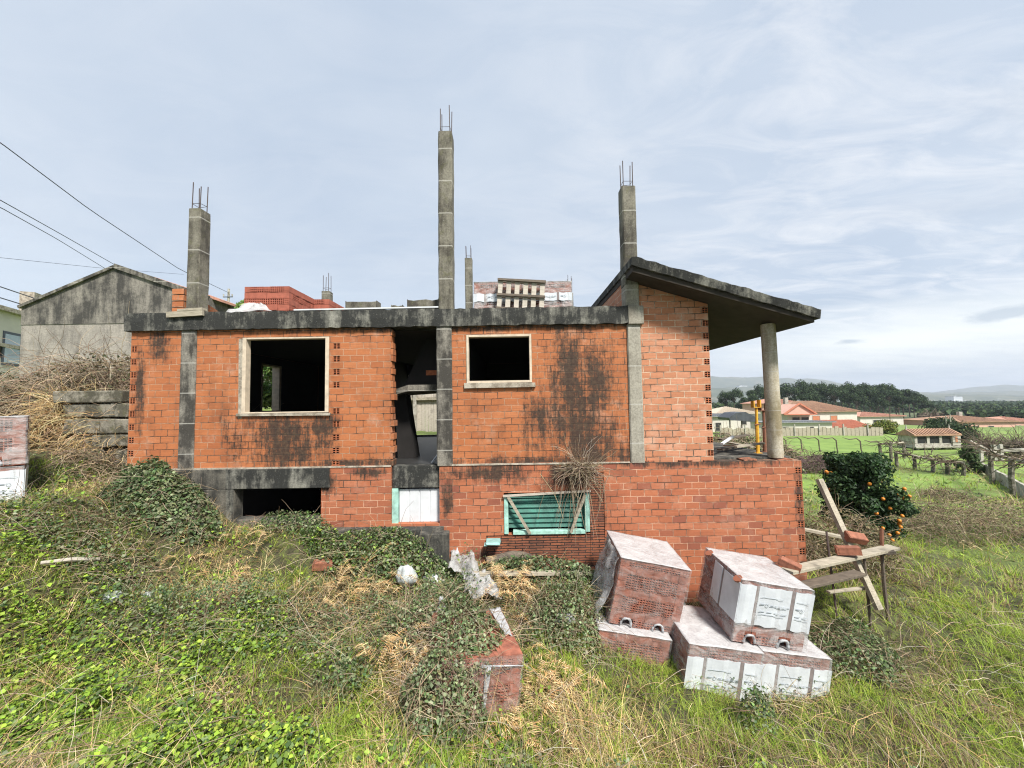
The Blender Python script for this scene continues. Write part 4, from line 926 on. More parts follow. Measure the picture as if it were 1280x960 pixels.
def box_house(name, label, px0, px1, y, d, pe, pr, pb, wall, roof, hip=1.0, wins=(), chim=None, ov=.5, rz=0):
    a = at(px0, pe, y); b_ = at(px1, pe, y); zr = at((px0+px1)/2, pr, y+d/2)[2]; ze = a[2]; zb = at(px0, pb, y)[2]-.8
    cx = (a[0]+b_[0])/2; root = thing(name, label, 'house', (cx, y, zb), local=True); root.rotation_euler.z = rz
    hw = (b_[0]-a[0])/2; hz = ze-zb
    holes = [(f0*2*hw-hw, f1*2*hw-hw, g0*hz, g1*hz) for f0, f1, g0, g1, m in wins]
    MB().wall(-hw, hw, 0, hz, 0, d, []).build('wall', M[wall], root)
    ro = hip_roof(MB(), -hw, hw, 0, d, hz+.15, zr-zb, ov, hip).build('roof', M[roof], root)
    for (x0, x1, z0, z1), wn in zip(holes, wins):
        wo = MB().wall(x0-.09, x1+.09, z0-.09, z1+.09, -.07, -.004, [(x0, x1, z0, z1)]).build('window', M['granite'], root); BOX('shutter', M[wn[4]], wo, x0+.002, x1-.002, -.035, -.003, z0+.002, z1-.002)
    if chim: BOX('chimney', M['granite'], ro, chim*2*hw-hw, chim*2*hw-hw+.8, d*.45, d*.45+.7, zr-zb-.8, zr-zb+.9)
    return root
hb1 = box_house('village_house', 'big pale two-storey house with a brown tiled hip roof and orange shutters', 984, 1071, 87, 11, 515.5, 501, 536, 'wall_white', 'tile', 1.0,
    [(.07, .17, .42, .74, 'dark_open'), (.20, .30, .42, .74, 'dark_open'), (.36, .46, .42, .8, 'rust_shutter'), (.62, .71, .5, .8, 'rust_shutter'), (.1, .16, .08, .3, 'dark_open')], .2)
gz = MB(); gz.prism([(-9.3, 4.15), (-2.6, 4.15), (-6, 6.3)], -1.2, 4); gz.build('pediment', M['wall_pink'], hb1); MB().bar((-9.6, -1.4, 4.1), (-6, -1.4, 6.5), .3, .3).bar((-6, -1.4, 6.5), (-2.3, -1.4, 4.1), .3, .3).box(-9.6, -2.3, -1.5, -1.2, 3.95, 4.15).build('pediment_trim', M['tile_red'], hb1)
box_house('village_house', 'taller pink house whose roof shows above and left of the brown hip roof', 958, 1004, 105, 11, 505, 497, 530, 'wall_pink', 'tile_pink', 1.0, [(.15, .3, .3, .6, 'dark_open'), (.6, .75, .3, .6, 'dark_open')], .6)
box_house('village_house', 'white house with an orange hip roof, further right beyond the red-roofed shed', 1075, 1129, 104, 11, 521, 514.5, 535, 'wall_white', 'tile_pink', 1.0, [(.3, .42, .3, .75, 'dark_open'), (.62, .74, .3, .75, 'cream')])
box_house('red_roofed_shed', 'low shed with a bright red tiled roof in front of the pale houses', 1042, 1090, 76, 8, 536, 524.5, 543, 'wall_white', 'tile_red', .15, [(.8, .9, .2, .7, 'dark_open')])
box_house('low_outbuilding', 'low flat outbuilding with a grey roof in front of the two-storey house', 962, 1040, 74, 6, 529, 526, 542, 'wall_white', 'slate', .3, [(.2, .3, .2, .7, 'dark_open'), (.6, .7, .2, .7, 'dark_open')])
box_house('village_house', 'cream-roofed low house at the left, between the brick wall and the porch column', 897, 946, 82, 9, 517.5, 508, 532, 'wall_white', 'cream', .9, [(.2, .32, .3, .7, 'dark_open'), (.6, .72, .3, .7, 'dark_open')])
box_house('village_house', 'grey-roofed shed left of the tarpaulin shelter', 884, 917, 68, 6, 521, 517, 535, 'wall_white', 'slate', .1, [(.3, .5, .1, .6, 'dark_open')])
ts = at(927, 532, 60); tp = thing('tarp_shelter', 'shelter covered with a black tarpaulin beside the pale sheds', 'shelter', (ts[0], 60, ts[2]-.3))
ta, tb = at(911, 522, 60), at(945, 523, 60); tz = at(927, 515, 60)[2]
MB().prism([(ta[0], ta[2]-.4), (tb[0], tb[2]-.5), (tb[0]+.2, tb[2]), (ts[0]+.5, tz), (ts[0]-1, tz-.1), (ta[0]-.2, ta[2])], 59.6, 63).build('tarpaulin', M['tarp'], tp)
for x in (ta[0]+.1, ts[0], tb[0]-.1): BOX('post', M['wood_dark'], tp, x, x+.14, 60, 60.14, ts[2]-.4, ta[2]-.2)
box_house('village_house', 'brownish house with a wide patched tile roof far at the right', 1202, 1268, 92, 14, 528, 518.5, 541, 'wall_pink', 'tile', .8, [(.2, .3, .2, .7, 'dark_open'), (.5, .6, .2, .7, 'dark_open')], .55)
box_house('village_house', 'pink house whose corner shows at the right edge of the photo', 1262, 1300, 100, 10, 527, 520, 540, 'wall_pink', 'tile_pink', 1, [(.2, .35, .2, .7, 'dark_open')])
# granary on stilts
Y = 40; g0, g1 = at(1143, 545, Y), at(1198, 546, Y); zb, ze, zr = at(1143, 558, Y)[2], at(1143, 544, Y)[2], at(1170, 538, Y)[2]
gr = thing('stone_granary', 'stone granary on stilts with three dark slatted bays and tiled roof', 'granary', (g0[0], Y, zb-.9)); W_ = g1[0]-g0[0]; m_ = MB()
ex = g1[0]-.75
bays = [(g0[0]+.28+i*1.28, g0[0]+.28+i*1.28+1.0, zb+.28, ze-.12) for i in range(3)]
m_.wall(g0[0], ex, zb, ze, Y, Y+.15, bays); m_.wall(ex, g1[0]+.1, zb, ze, Y-.12, Y+1.7, []); m_.box(g0[0], ex-.002, Y+1.55, Y+1.7, zb, ze); m_.box(g0[0]+.002, g0[0]+.15, Y+.15, Y+1.55, zb, ze); m_.box(g0[0]-.1, g1[0]+.15, Y-.2, Y+1.8, zb-.16, zb-.002)
m_.build('wall', M['granite'], gr)
for b_ in bays:
    sl = MB()
    for i in range(8): sl.box(b_[0], b_[0]+.002+1.0-.004, Y+.06, Y+.10, b_[2]+i*(b_[3]-b_[2])/8, b_[2]+(i+.72)*(b_[3]-b_[2])/8)
    sl.box(b_[0]+.01, b_[1]-.01, Y+.12, Y+.14, b_[2], b_[3]); sl.build('slatted_bay', M['dark_open'], gr)
BOX('slit_window', M['rust_shutter'], gr, ex+.28, ex+.5, Y-.14, Y-.122, zb+.4, ze-.2)
for x in (g0[0]+.4, g0[0]+1.3, (g0[0]+g1[0])/2, g1[0]-1.2, g1[0]-.3): MB().tube([(x, Y+.2, zb-1.3), (x, Y+.2, zb-.17)], [.2, .16], 6).box(x-.28, x+.28, Y-.1, Y+.5, zb-.26, zb-.165).build('stilt', M['granite'], gr)
hip_roof(MB(), g0[0], g1[0], Y, Y+1.6, ze+.06, zr+.12, .18, .05).build('roof', M['tile'], gr)
for x in (g0[0], g1[0]): MB().tube([(x, Y+.8, zr), (x, Y+.8, zr+.25), (x, Y+.8, zr+.6)], [.12, .06, .02], 6).build('finial', M['granite'], gr)
# slab fence and stone walls
def run_fence(name, label, cat, pxs, Y0, Y1, h, m, step=.7, w=.5, gap=.05, posts=True):
    a = at(pxs[0], 540, Y0); b_ = at(pxs[1], 540, Y1); n = int(np.hypot(b_[0]-a[0], Y1-Y0)/step); root = thing(name, label, cat, (a[0], Y0, h1(a[0], Y0)))
    mb = MB(); d = Vector((b_[0]-a[0], Y1-Y0, 0)).normalized()
    for i in range(n):
        f_ = i/n; x = a[0]+(b_[0]-a[0])*f_; y = Y0+(Y1-Y0)*f_; z = h1(x, y); hh = h*random.uniform(.85, 1.1)
        mb.bar((x, y, z+hh/2-.1), (x+d.x*(step-gap), y+d.y*(step-gap), z+hh/2-.1), .1, hh+.2)
    mb.build('slabs', M[m], root)
    if posts:
        for i in range(0, n, 6):
            f_ = i/n; x = a[0]+(b_[0]-a[0])*f_; y = Y0+(Y1-Y0)*f_; z = h1(x, y); BOX('post', M['granite'], root, x-.07, x+.07, y-.2, y-.06, z-.1, z+h+.5)
run_fence('slab_fence', 'fence of upright grey stone slabs along the bright green field', 'fence', (900, 1104), 57.5, 58.5, 1.25, 'wood_grey', .62)
run_fence('low_stone_wall', 'low pale stone wall below the vine pergola at the right', 'stone wall', (1216, 1300), 25, 15, .55, 'granite', 1.1, .6, .02, False)
gx0 = at(1236, 565, 27)
gp = thing('concrete_gate_frame', 'pale concrete frame of posts and a rail behind the vine pergola', 'frame', (gx0[0], 27, h1(gx0[0], 27)))
zt = at(1228, 556, 27)[2]
for px in (1227, 1244, 1252): x = at(px, 556, 27)[0]; BOX('post', M['granite'], gp, x-.1, x+.1, 27, 27.2, h1(x, 27)-.2, zt)
BOX('rail', M['granite'], gp, at(1228, 560, 27)[0]+.05, at(1290, 560, 27)[0], 27.02, 27.16, zt-.5, zt-.3)

# vines
def vine_pergola(label, pts, hts, posts_every=1, arms=14, rad=.09):
    root = thing('vine_pergola', label, 'pergola', (pts[0][0], pts[0][1], h1(*pts[0])))
    for (x, y), h in zip(pts, hts):
        z = h1(x, y); MB().tube([(x, y, z-.2), (x+random.uniform(-.1, .1), y, z+h*.5), (x, y, z+h)], [rad*1.2, rad, rad], 7).build('post', M['stone'], root)
    rl_ = MB(); vn = []
    for (a, ha), (b_, hb_) in zip(zip(pts[:-1], hts[:-1]), zip(pts[1:], hts[1:])):
        A_ = np.array([*a, h1(*a)+ha]); B_ = np.array([*b_, h1(*b_)+hb_]); rl_.tube([A_, (A_+B_)/2+[0, 0, -.05], B_], rad*.7, 6)
        for i in range(arms): vn.append(A_+(B_-A_)*random.random())
    rl_.build('rail', M['wood_grey'], root); vn = np.array(vn)
    d0 = rng.normal(size=vn.shape)*[1, 1, .35]; V, Fc, C_ = twigs(curvy(vn, d0, rng.uniform(.5, 1.6, len(vn)), 7, .9), np.full(len(vn), rad*.3), np.full(len(vn), rad*.1), pick([(.10, .075, .055), (.15, .12, .09)], len(vn)))
    npmesh('vine', V, Fc, C_, M['dry'], root)
P_ = lambda px, Y: (float(at(px, 540, Y)[0]), Y)
vine_pergola('vine pergola on stout posts with gnarled rails along the low stone wall', [P_(1300, 13), P_(1262, 17), P_(1236, 20), P_(1212, 24)], [1.75, 1.7, 1.7, 1.75], arms=26, rad=.10)
vine_pergola('dark low vine trellis in the meadow in front of the granary', [P_(1200, 22), P_(1180, 22.6), P_(1162, 23.2), P_(1140, 24), P_(1118, 25)], [.75, .75, .8, .85, .9], arms=22, rad=.09)
vine_pergola('dark vine trellis left of the granary behind the orange tree', [P_(1112, 27), P_(1128, 29), P_(1098, 31)], [1.3, 1.2, 1.1], arms=24, rad=.09)
vi = 0
for (px, Y, s) in ((1001, 37, 1), (1023, 36.5, 1), (1045, 36, 1), (1075, 35, 1), (982, 38, .9), (1100, 34, .9), (966, 34, 1.2), (932, 36, 1), (915, 33, 1.1)):
    x, y = P_(px, Y); z = h1(x, y); lb = 'bare pruned vine stake with a bent arm in the green field'
    o = MB().tube([(x+.1, y, z-.1), (x, y, z+.6*s), (x-.03, y, z+1.25*s), (x-.35, y, z+1.5*s), (x-1.0*s, y, z+1.42*s), (x-1.6*s, y, z+1.6*s)], [.06, .055, .06, .05, .045, .02], 6).build('vine_stake', M['bark'])
    tag(o, lb, 'vine', 'vine stakes in the green field')

# ------------------------------------------------------------------ trees
def tree(name, label, cat, x, y, h, crown, size, n, pal, trunk=.22, group=None, kind='round', bare=False):
    """trunk with limbs; crown of many leaf-sized faces grouped in clumps"""
    z = h1(x, y); root = thing(name, label, cat, (x, y, z), group, local=True); cr, ch = crown
    mb = MB(); hz = h-ch*.5; tips = []
    mb.tube([(0, 0, -.3), (random.uniform(-.1, .1)*cr*.3, 0, hz*.5), (random.uniform(-.1, .1)*cr*.5, random.uniform(-.1, .1)*cr, hz+ch*.2)], [trunk, trunk*.75, trunk*.35], 8)
    k = 64 if size < .12 else 16 if kind != 'round' else 13
    for i in range(k):
        a = rng.uniform(0, 2*PI); r = cr*math.sqrt(rng.uniform(.05, 1))*.78; zz = (h-ch)+ch*rng.uniform(.12, .92)
        if kind == 'umbrella': zz = h-ch*.6+ch*.5*(1-(r/cr)**2)*rng.uniform(.6, 1)
        if kind == 'round': r *= math.sqrt(max(.15, 1-((zz-(h-ch/2))/(ch/2))**2))
        if kind == 'cone': r *= 1.15*(1-(zz-(h-ch))/ch)+.12
        c_ = (r*math.cos(a), r*math.sin(a), zz); tips.append(c_)
        mb.tube([(0, 0, max(.2*h, zz-r*.8-ch*.12)), (c_[0]*.5, c_[1]*.5, zz-r*.25), c_], [trunk*.4, trunk*.25, trunk*.08], 5)
    mb.build('trunk', M['bark'], root, smooth=True)
    T_ = np.array(tips); ci = rng.integers(0, len(T_), n); cs = cr*rng.uniform(.30, .50, len(T_))*(.72 if size < .12 else 1)
    d = unit(rng.normal(size=(n, 3)))*(rng.random((n, 1))**.45)*[1, 1, .75]; P = T_[ci]+d*cs[ci][:, None]
    Nn = d+rng.normal(0, .45, (n, 3))+[0, 0, .35]; V, Fc, C_ = leaves(P, Nn, rng.uniform(.7, 1.3, n)*size, pick(pal, n, .25), .55)
    npmesh('crown', V, Fc, C_, M['far_leaf' if y > 40 else 'leaf'], root)
    return root
DK = [(.035, .060, .030), (.052, .082, .038), (.075, .105, .046), (.042, .065, .038)]; MD = [(.07, .11, .04), (.10, .14, .055), (.14, .16, .07)]
protos = [tree('pine_tree', 'dark pine in the wood behind the village houses', 'tree', 0, 160, 14, (4.6, 8), .62, 2600, DK, .3, 'dark trees of the wood behind the houses', k_) for k_ in ('round', 'umbrella', 'cone', 'round')]
first = [True]*4; i = 0
for (px, pt, Y) in ((908, 488, 175), (917, 484, 170), (928, 493, 160), (938, 486, 165), (946, 489, 150), (953, 479, 170), (966, 478, 172), (985, 482, 160), (992, 474, 178), (1003, 477, 165), (1013, 474, 180), (1022, 480, 160), (1032, 476, 176), (1042, 480, 158), (1050, 477, 178), (1060, 481, 162),
    (1068, 476, 185), (1078, 477, 175), (1086, 481, 160), (1094, 478, 182), (1102, 479, 168), (1110, 483, 158), (1118, 482, 176), (1127, 485, 165), (1135, 486, 180), (1141, 492, 160), (1148, 489, 188), (1153, 494, 170), (1160, 501, 175), (1166, 505, 190), (1097, 489, 150), (1122, 492, 150), (1070, 488, 150), (1012, 487, 150)):
    k_ = i % 4; top = at(px, pt, Y); x = float(top[0]); z = h1(x, Y); hh = top[2]-z; r_ = protos[k_]
    if first[k_]: first[k_] = False
    else: r_ = copy_tree(protos[k_])
    s = hh/14.4; r_.location = (x, Y, z); r_.scale = (s*random.uniform(.75, 1.05),)*2+(s,); r_.rotation_euler.z = random.uniform(0, 6); i += 1
# far low wood: one mass of foliage
def wood_mass(name, spec, size, pal, m='far_leaf'):
    Ps = []; 
    for (px0, px1, pt, Y0, Y1, n) in spec:
        px = rng.uniform(px0, px1, n); Yy = rng.uniform(Y0, Y1, n); X = (px-640)/480*Yy; zg = H(X, Yy)
        tops = 1.1+Yy*(504.3-(px-640)*.015-pt)/480; hh = np.maximum(tops-zg, 3)*(.55+.6*fnoise(X/14, Yy/14, 3)); t = rng.random(n)**.5
        Ps.append(np.stack([X+rng.normal(0, 1, n), Yy, zg+hh*t], 1))
    P = np.concatenate(Ps); n = len(P); V, Fc, C_ = leaves(P, rng.normal(size=(n, 3))+[0, -.4, .5], rng.uniform(.6, 1.4, n)*size, pick(pal, n, .3), .7)
    tag(npmesh(name, V, Fc, C_, M[m]), kind='stuff')
wood_mass('far_wood', [(1130, 1420, 505, 240, 330, 16000), (1150, 1420, 501, 420, 620, 12000), (880, 1180, 503, 230, 300, 8000), (1150, 1420, 512, 150, 210, 9000)], 2.2, DK+MD[:1])
# nearer single trees
ot = at(1078, 690, 9.6); oz = h1(ot[0], 9.6); oh = at(1078, 561, 9.6)[2]-oz
og = tree('orange_tree', 'orange tree laden with fruit beside the trestle at the house corner', 'tree', float(ot[0]), 9.6, oh, (1.02, oh*.9), .095, 17000, [(.022, .052, .018), (.035, .075, .022), (.055, .105, .035), (.028, .06, .024)], .07)
for k_ in range(38):
    a = rng.uniform(PI, 2*PI)*1.0-.15; zz = oh*(.17+.62*rng.random()**1.5); rr_ = 1.0*math.sqrt(max(.1, 1-((zz-oh*.55)/(oh*.48))**2))*rng.uniform(.72, .93)
    if k_ == 0:
        mb = MB(); V = []
        n_, kk = 9, 7
        for i_ in range(kk):
            for j_ in range(n_): V.append((.037*math.sin(PI*i_/(kk-1))*math.cos(2*PI*j_/n_), .042*math.sin(PI*i_/(kk-1))*math.sin(2*PI*j_/n_), .039*math.cos(PI*i_/(kk-1))))
        mb.add(V, [(i_*n_+j_, (i_+1)*n_+j_, (i_+1)*n_+(j_+1) % n_, i_*n_+(j_+1) % n_) for i_ in range(kk-1) for j_ in range(n_)]); o0 = o = mb.build('orange', M['orange'], og, smooth=True)
    else: o = o0.copy(); COL.objects.link(o); o.parent = og
    o.location = (rr_*math.cos(a), rr_*math.sin(a), zz)
YG = [(.16, .19, .04), (.12, .16, .04), (.22, .22, .06)]
def ptree(name, label, px, pt, Y, cr, chf, size, n, pal, tr=.12, kind='round', cat='tree', group=None):
    t = at(px, pt, Y); hh = t[2]-h1(t[0], Y); return tree(name, label, cat, float(t[0]), Y, hh, (cr, hh*chf), size, n, pal, tr, group, kind)
ptree('citrus_tree', 'yellow-green bushy tree in front of the red-roofed shed', 1101, 527, 62, 2.1, .9, .30, 2500, YG)
ptree('dark_tree', 'dark evergreen tree right of the granary in front of the patched tile roof', 1190, 533, 44, 2.9, .9, .28, 4000, DK)
ptree('ivy_clad_post', 'ivy-covered old post standing at the end of the low stone wall', 1209, 556, 23, .62, .95, .13, 4000, [(.05, .09, .03), (.09, .14, .05), (.13, .18, .07)], .1, 'cone', 'post')
ptree('round_tree', 'small dark round tree behind the granary near two thin masts', 1176, 525, 70, 2.6, .9, .4, 1800, DK)
for (px, pt, Y, cr, lb) in ((1232, 535, 36, 2.4, 'leafless brown tree above the pergola'), (1270, 531, 34, 2.6, 'leafless brown tree at the right edge below the pink house'), (1163, 508, 120, 3.5, 'pale leafless tree standing in front of the dark wood')):
    t = at(px, pt, Y); x = float(t[0]); z = h1(x, Y); hh = t[2]-z; root = thing('bare_tree', lb, 'tree', (x, Y, z), 'leafless trees', local=True)
    n = 300; P = np.stack([rng.normal(0, cr*.12, n), rng.normal(0, cr*.12, n), rng.uniform(.1, .45, n)*hh], 1); d0 = rng.normal(size=(n, 3))*[1, 1, .5]+[0, 0, .45]
    V, Fc, C_ = twigs(curvy(P, d0, rng.uniform(.4, 1.0, n)*cr, 6, .6, .03), np.full(n, .020*Y/30), np.full(n, .008*Y/30), pick([(.17, .13, .10), (.22, .18, .14), (.12, .09, .07)], n)); npmesh('crown', V, Fc, C_, M['dry'], root)
    MB().tube([(0, 0, -.2), (.05, 0, hh*.3), (0, .05, hh*.6)], [.16, .12, .06], 7).build('trunk', M['bark'], root)
for (px, Y, pt, lb) in ((1182, 55, 519, 'thin pale mast left of two behind the granary'), (1187.5, 55, 518, 'thin pale mast right of two behind the granary'), (1112, 70, 515, 'thin dark pole in front of the white house with the orange roof')):
    t = at(px, pt, Y); z = h1(t[0], Y); r_ = thing('mast', lb, 'mast', (t[0], Y, z)); MB().tube([(t[0], Y, z-.1), (t[0], Y, t[2])], [.07, .05], 6).build('pole', M['granite' if px > 1150 else 'wood_dark'], r_); MB().bar((t[0]-.3, Y, t[2]-.3), (t[0]+.3, Y, t[2]-.3), .05).build('crossarm', M['wood_dark'], r_)
# white works and blocks far in the valley
for (px0, px1, pt, pb, Y, lb) in ((1192, 1203, 495.5, 508, 1500, 'tall white silo building far off in the valley'), (1176, 1192, 502, 508, 1480, 'long low white works building left of the far silo'), (1203, 1218, 501.5, 508, 1510, 'white works hall right of the far silo'), (1246, 1262, 499, 506, 1600, 'white block of flats near the right edge of the far valley'), (1160, 1168, 501, 505, 1700, 'small white house far off above the dark wood'), (924, 934, 482, 490, 2500, 'pale houses on the far slope left of the porch column')):
    a, b_ = at(px0, pt, Y), at(px1, pt, Y); zb = at(px0, pb, Y)[2]-14; r_ = thing('distant_building', lb, 'building', ((a[0]+b_[0])/2, Y, zb)); wd = b_[0]-a[0]
    MB().box(a[0], b_[0], Y, Y+30, zb, a[2]-1.2).box(a[0]+wd*.2, a[0]+wd*.45, Y+5, Y+12, a[2]-1.2, a[2]+1.5).build('wall', M['white_paint'], r_)
    MB().box(a[0]-.6, b_[0]+.6, Y-.6, Y+30.6, a[2]-1.2, a[2]).build('roof', M['slate'], r_)
    wb = MB(); nz_ = max(1, int((a[2]-zb-14)/6))
    for k_ in range(nz_): wb.box(a[0]+wd*.1, b_[0]-wd*.1, Y-.15, Y-.02, a[2]-4-k_*6, a[2]-2.6-k_*6)
    wb.build('window_band', M['glass'], r_)
# foliage outside the side window
tree('laurel_tree', 'leafy green tree seen through the side window of the dark left room', 'tree', -8.3, 12.6, 3.7, (1.5, 3.6), .15, 11000, [(.10, .20, .05), (.17, .28, .07), (.25, .36, .10)], .08)

# ------------------------------------------------------------------ near vegetation
DRY = [(.33, .25, .14), (.27, .19, .10), (.40, .32, .19), (.22, .15, .085)]; STRAW = [(.55, .41, .21), (.46, .31, .145), (.62, .50, .29), (.36, .24, .11)]
GRN = [(.27, .39, .05), (.36, .48, .07), (.18, .29, .04), (.45, .51, .11)]; YEL = [(.38, .49, .06), (.48, .54, .09), (.29, .41, .05), (.19, .30, .04)]
IVY = [(.06, .11, .04), (.10, .16, .06), (.15, .21, .085), (.24, .28, .16), (.12, .15, .08), (.20, .21, .11)]
TWG = [(.24, .18, .12), (.32, .25, .17), (.17, .12, .08), (.38, .31, .22)]
def mound(name, label, cat, cx, cy, rx, ry, h, n, size, pal, twn=120, group=None, twl=.7, base=.0, lean=0):
    z0 = h1(cx, cy); root = thing(name, label, cat, (cx, cy, z0), group)
    r = np.sqrt(rng.random(n)); a = rng.uniform(0, 2*PI, n); wob = .75+.5*fnoise(np.cos(a)*1.7+cx, np.sin(a)*1.7+cy, 3); X = cx+np.cos(a)*r*rx*wob; Yy = cy+np.sin(a)*r*ry*wob
    pr_ = h*np.maximum(0, 1-r**2)**.6*(.45+1.1*fnoise(X*2.3, Yy*2.3, 3)); zz = base+H(X, Yy)+pr_*(rng.random(n)**.3)+rng.uniform(0, .06, n)
    keep = ~((Yy > 6.9) & (X > -7) & (X < 5.2)) if cy < 7 else np.ones(n, bool)
    P = np.stack([X, Yy, zz], 1)[keep]; m = len(P); Nn = np.stack([np.cos(a)*r*.9, np.sin(a)*r*.9, np.full(n, .7)], 1)[keep]+rng.normal(0, .5, (m, 3))
    V, Fc, C_ = leaves(P, Nn, rng.uniform(.55, 1.3, m)*size, pick(pal, m, .28), .75, .12); npmesh('foliage', V, Fc, C_, M['leaf'], root)
    if twn:
        k = rng.integers(0, m, twn); B_ = P[k]-[0, 0, .1]; d0 = rng.normal(size=(twn, 3))*[1, .7, .5]+[0, -.1, .45]
        V, Fc, C_ = twigs(curvy(B_, d0, rng.uniform(.35, 1, twn)*twl, 7, .55, .12), np.full(twn, .0042), np.full(twn, .0018), pick(TWG, twn)); npmesh('stems', V, Fc, C_, M['dry'], root)
    return root
mound('bramble_bush', 'big dark green bramble mound against the left corner of the brick house', 'bush', -5.75, 6.35, .85, .5, .66, 5200, .058, IVY, 260, 'bramble mounds')
mound('bramble_bush', 'low dark bramble spreading down the slope from the corner mound', 'bush', -6.1, 5.5, 1.0, .5, .22, 1100, .05, IVY, 480, 'bramble mounds')
mound('bramble_bush', 'bramble clump growing under the white basement door', 'bush', -2.2, 6.45, 1.25, .34, .52, 4600, .05, IVY+[(.18, .28, .06)], 160, 'bramble mounds')
mound('bramble_bush', 'bramble clump climbing over the broken-open brick pack', 'bush', -.60, 4.78, .42, .50, .34, 2300, .046, [(.16, .22, .10), (.23, .29, .15), (.11, .17, .06), (.30, .34, .21), (.20, .20, .10)], 260, 'bramble mounds', base=.50)
mound('bramble_bush', 'bramble skirt hanging round the left side of the broken-open brick pack', 'bush', -.80, 4.28, .46, .30, .66, 2100, .046, [(.16, .22, .10), (.23, .29, .15), (.11, .17, .06), (.30, .34, .21), (.20, .20, .10)], 320, 'bramble mounds')
mound('bramble_bush', 'ivy-green brambles between the broken pack and the ragged film', 'bush', .75, 5.8, .65, .5, .34, 2300, .044, [(.16, .22, .10), (.23, .29, .15), (.11, .17, .06), (.30, .34, .21), (.20, .20, .10)], 320, 'bramble mounds')
mound('bramble_bush', 'low brambles below the leftmost sack in the middle of the slope', 'bush', -1.25, 5.2, .5, .45, .28, 1500, .044, [(.16, .22, .10), (.23, .29, .15), (.11, .17, .06), (.30, .34, .21), (.20, .20, .10)], 260, 'bramble mounds')
mound('bramble_bush', 'dark leafy bramble growing in front of the basement window', 'bush', -3.7, 6.7, .8, .2, .26, 1200, .045, IVY+[(.16, .26, .08)], 70, 'bramble mounds')
mound('bramble_bush', 'green shoots growing up in front of the labelled packs', 'bush', 2.85, 4.72, .22, .16, .42, 420, .042, IVY+[(.16, .26, .08)], 30, 'bramble mounds')
mound('bramble_bush', 'shaggy dark weeds under the trestle at the end of the brick packs', 'bush', 4.9, 5.9, .75, .5, .45, 3000, .046, IVY+[(.16, .24, .08)], 420, 'bramble mounds')
mound('bramble_bush', 'dark brambles along the wall foot behind the fallen log', 'bush', .5, 6.6, 1.2, .25, .3, 2600, .055, IVY, 60, 'bramble mounds')

def thicket(name, label, cx, cy, rx, ry, h, ntw, nlf, base=0.0, tl=1.5, lpal=None, lsz=.07, r0=.006, pal=TWG, up=.5, group=None):
    root = thing(name, label, 'thicket', (cx, cy, h1(cx, cy)), group)
    def pts(n, low, hi):
        r = np.sqrt(rng.random(n)); a = rng.uniform(0, 2*PI, n); X = cx+np.cos(a)*r*rx; Yy = cy+np.sin(a)*r*ry
        hh = h*np.maximum(0, 1-r**2)**.55*(.7+.6*fnoise(X*1.1, Yy*1.1, 3)); return np.stack([X, Yy, base+H(X, Yy)+hh*rng.uniform(low, hi, n)], 1)
    P = pts(ntw, .3, .95); d0 = rng.normal(size=(ntw, 3))*[1, .7, .6]+[0, -.2, up]
    V, Fc, C_ = twigs(curvy(P, d0, rng.uniform(.3, 1, ntw)*tl, 8, .7, .16), np.full(ntw, r0), np.full(ntw, r0*.4), pick(pal, ntw, .25)); npmesh('stems', V, Fc, C_, M['dry'], root)
    if nlf:
        P = pts(nlf, .0, 1.0); V, Fc, C_ = leaves(P, rng.normal(size=(nlf, 3))+[0, -.3, .6], rng.uniform(.5, 1.3, nlf)*lsz, pick(lpal, nlf, .3), .6); npmesh('foliage', V, Fc, C_, M['leaf'], root)
    return root
BRN = [(.10, .085, .05), (.16, .125, .07), (.07, .08, .035), (.09, .11, .045), (.20, .15, .09)]
thicket('dry_bramble_thicket', 'big tangle of dry brown brambles on the bank in front of the old barn', -9.2, 8.9, 2.6, 1.1, 1.70, 3000, 11000, 0, 1.5, BRN)
thicket('dry_bramble_thicket', 'greener brambles at the far left below the white house', -12.6, 8.9, 2.0, 1.1, 1.35, 700, 8000, 0, 1.3, BRN+[(.07, .10, .035)]*3)
thicket('dry_bramble_thicket', 'straw-brown dead fern and stalks behind the left-hand pair of packs', -8.6, 7.75, 1.3, .4, 1.1, 1500, 3500, 0, .9, [(.33, .22, .11), (.26, .17, .085), (.14, .11, .06)], .06, .005, STRAW)
thicket('dry_bramble_thicket', 'dead stalks tangled round the foot of the stone block wall', -7.7, 7.1, .6, .3, .40, 200, 700, 0, .8, BRN, .05, .005)
thicket('dry_weed_strip', 'strip of tall dry weeds behind the meadow, right of the orange tree', 12.6, 11.2, 3.0, .8, 1.25, 1700, 4200, 0, .9, [(.30, .24, .14), (.16, .17, .07), (.14, .20, .06), (.36, .29, .17)], .06, .006, [(.24, .18, .12), (.33, .27, .18), (.15, .11, .08)])
thicket('dry_weed_strip', 'rank dry weeds between the house corner and the orange tree', 7.0, 8.6, 1.3, .8, 1.25, 700, 5500, 0, .8, [(.20, .17, .09), (.12, .13, .05), (.26, .21, .12)], .06, .005)
thicket('brush_heap', 'heap of purple-brown cut brush behind the porch corner', float(at(1020, 572, 24)[0]), 24, 2.0, 1.0, 1.0, 600, 1500, 0, 1.2, [(.16, .11, .10), (.20, .15, .12)], .12, .014, [(.17, .12, .11), (.12, .08, .075)])
thicket('brush_heap', 'low brown scrub patch in the meadow before the low stone wall', float(at(1178, 600, 16)[0]), 16, 1.0, .6, .5, 260, 900, 0, .7, BRN, .07, .008)
thicket('dry_weed_strip', 'pale scrub and old vines beyond the porch rubbish', float(at(915, 545, 30)[0]), 30, 4.5, 4, 1.6, 900, 5000, 0, 2.0, MD+BRN, .2, .02)
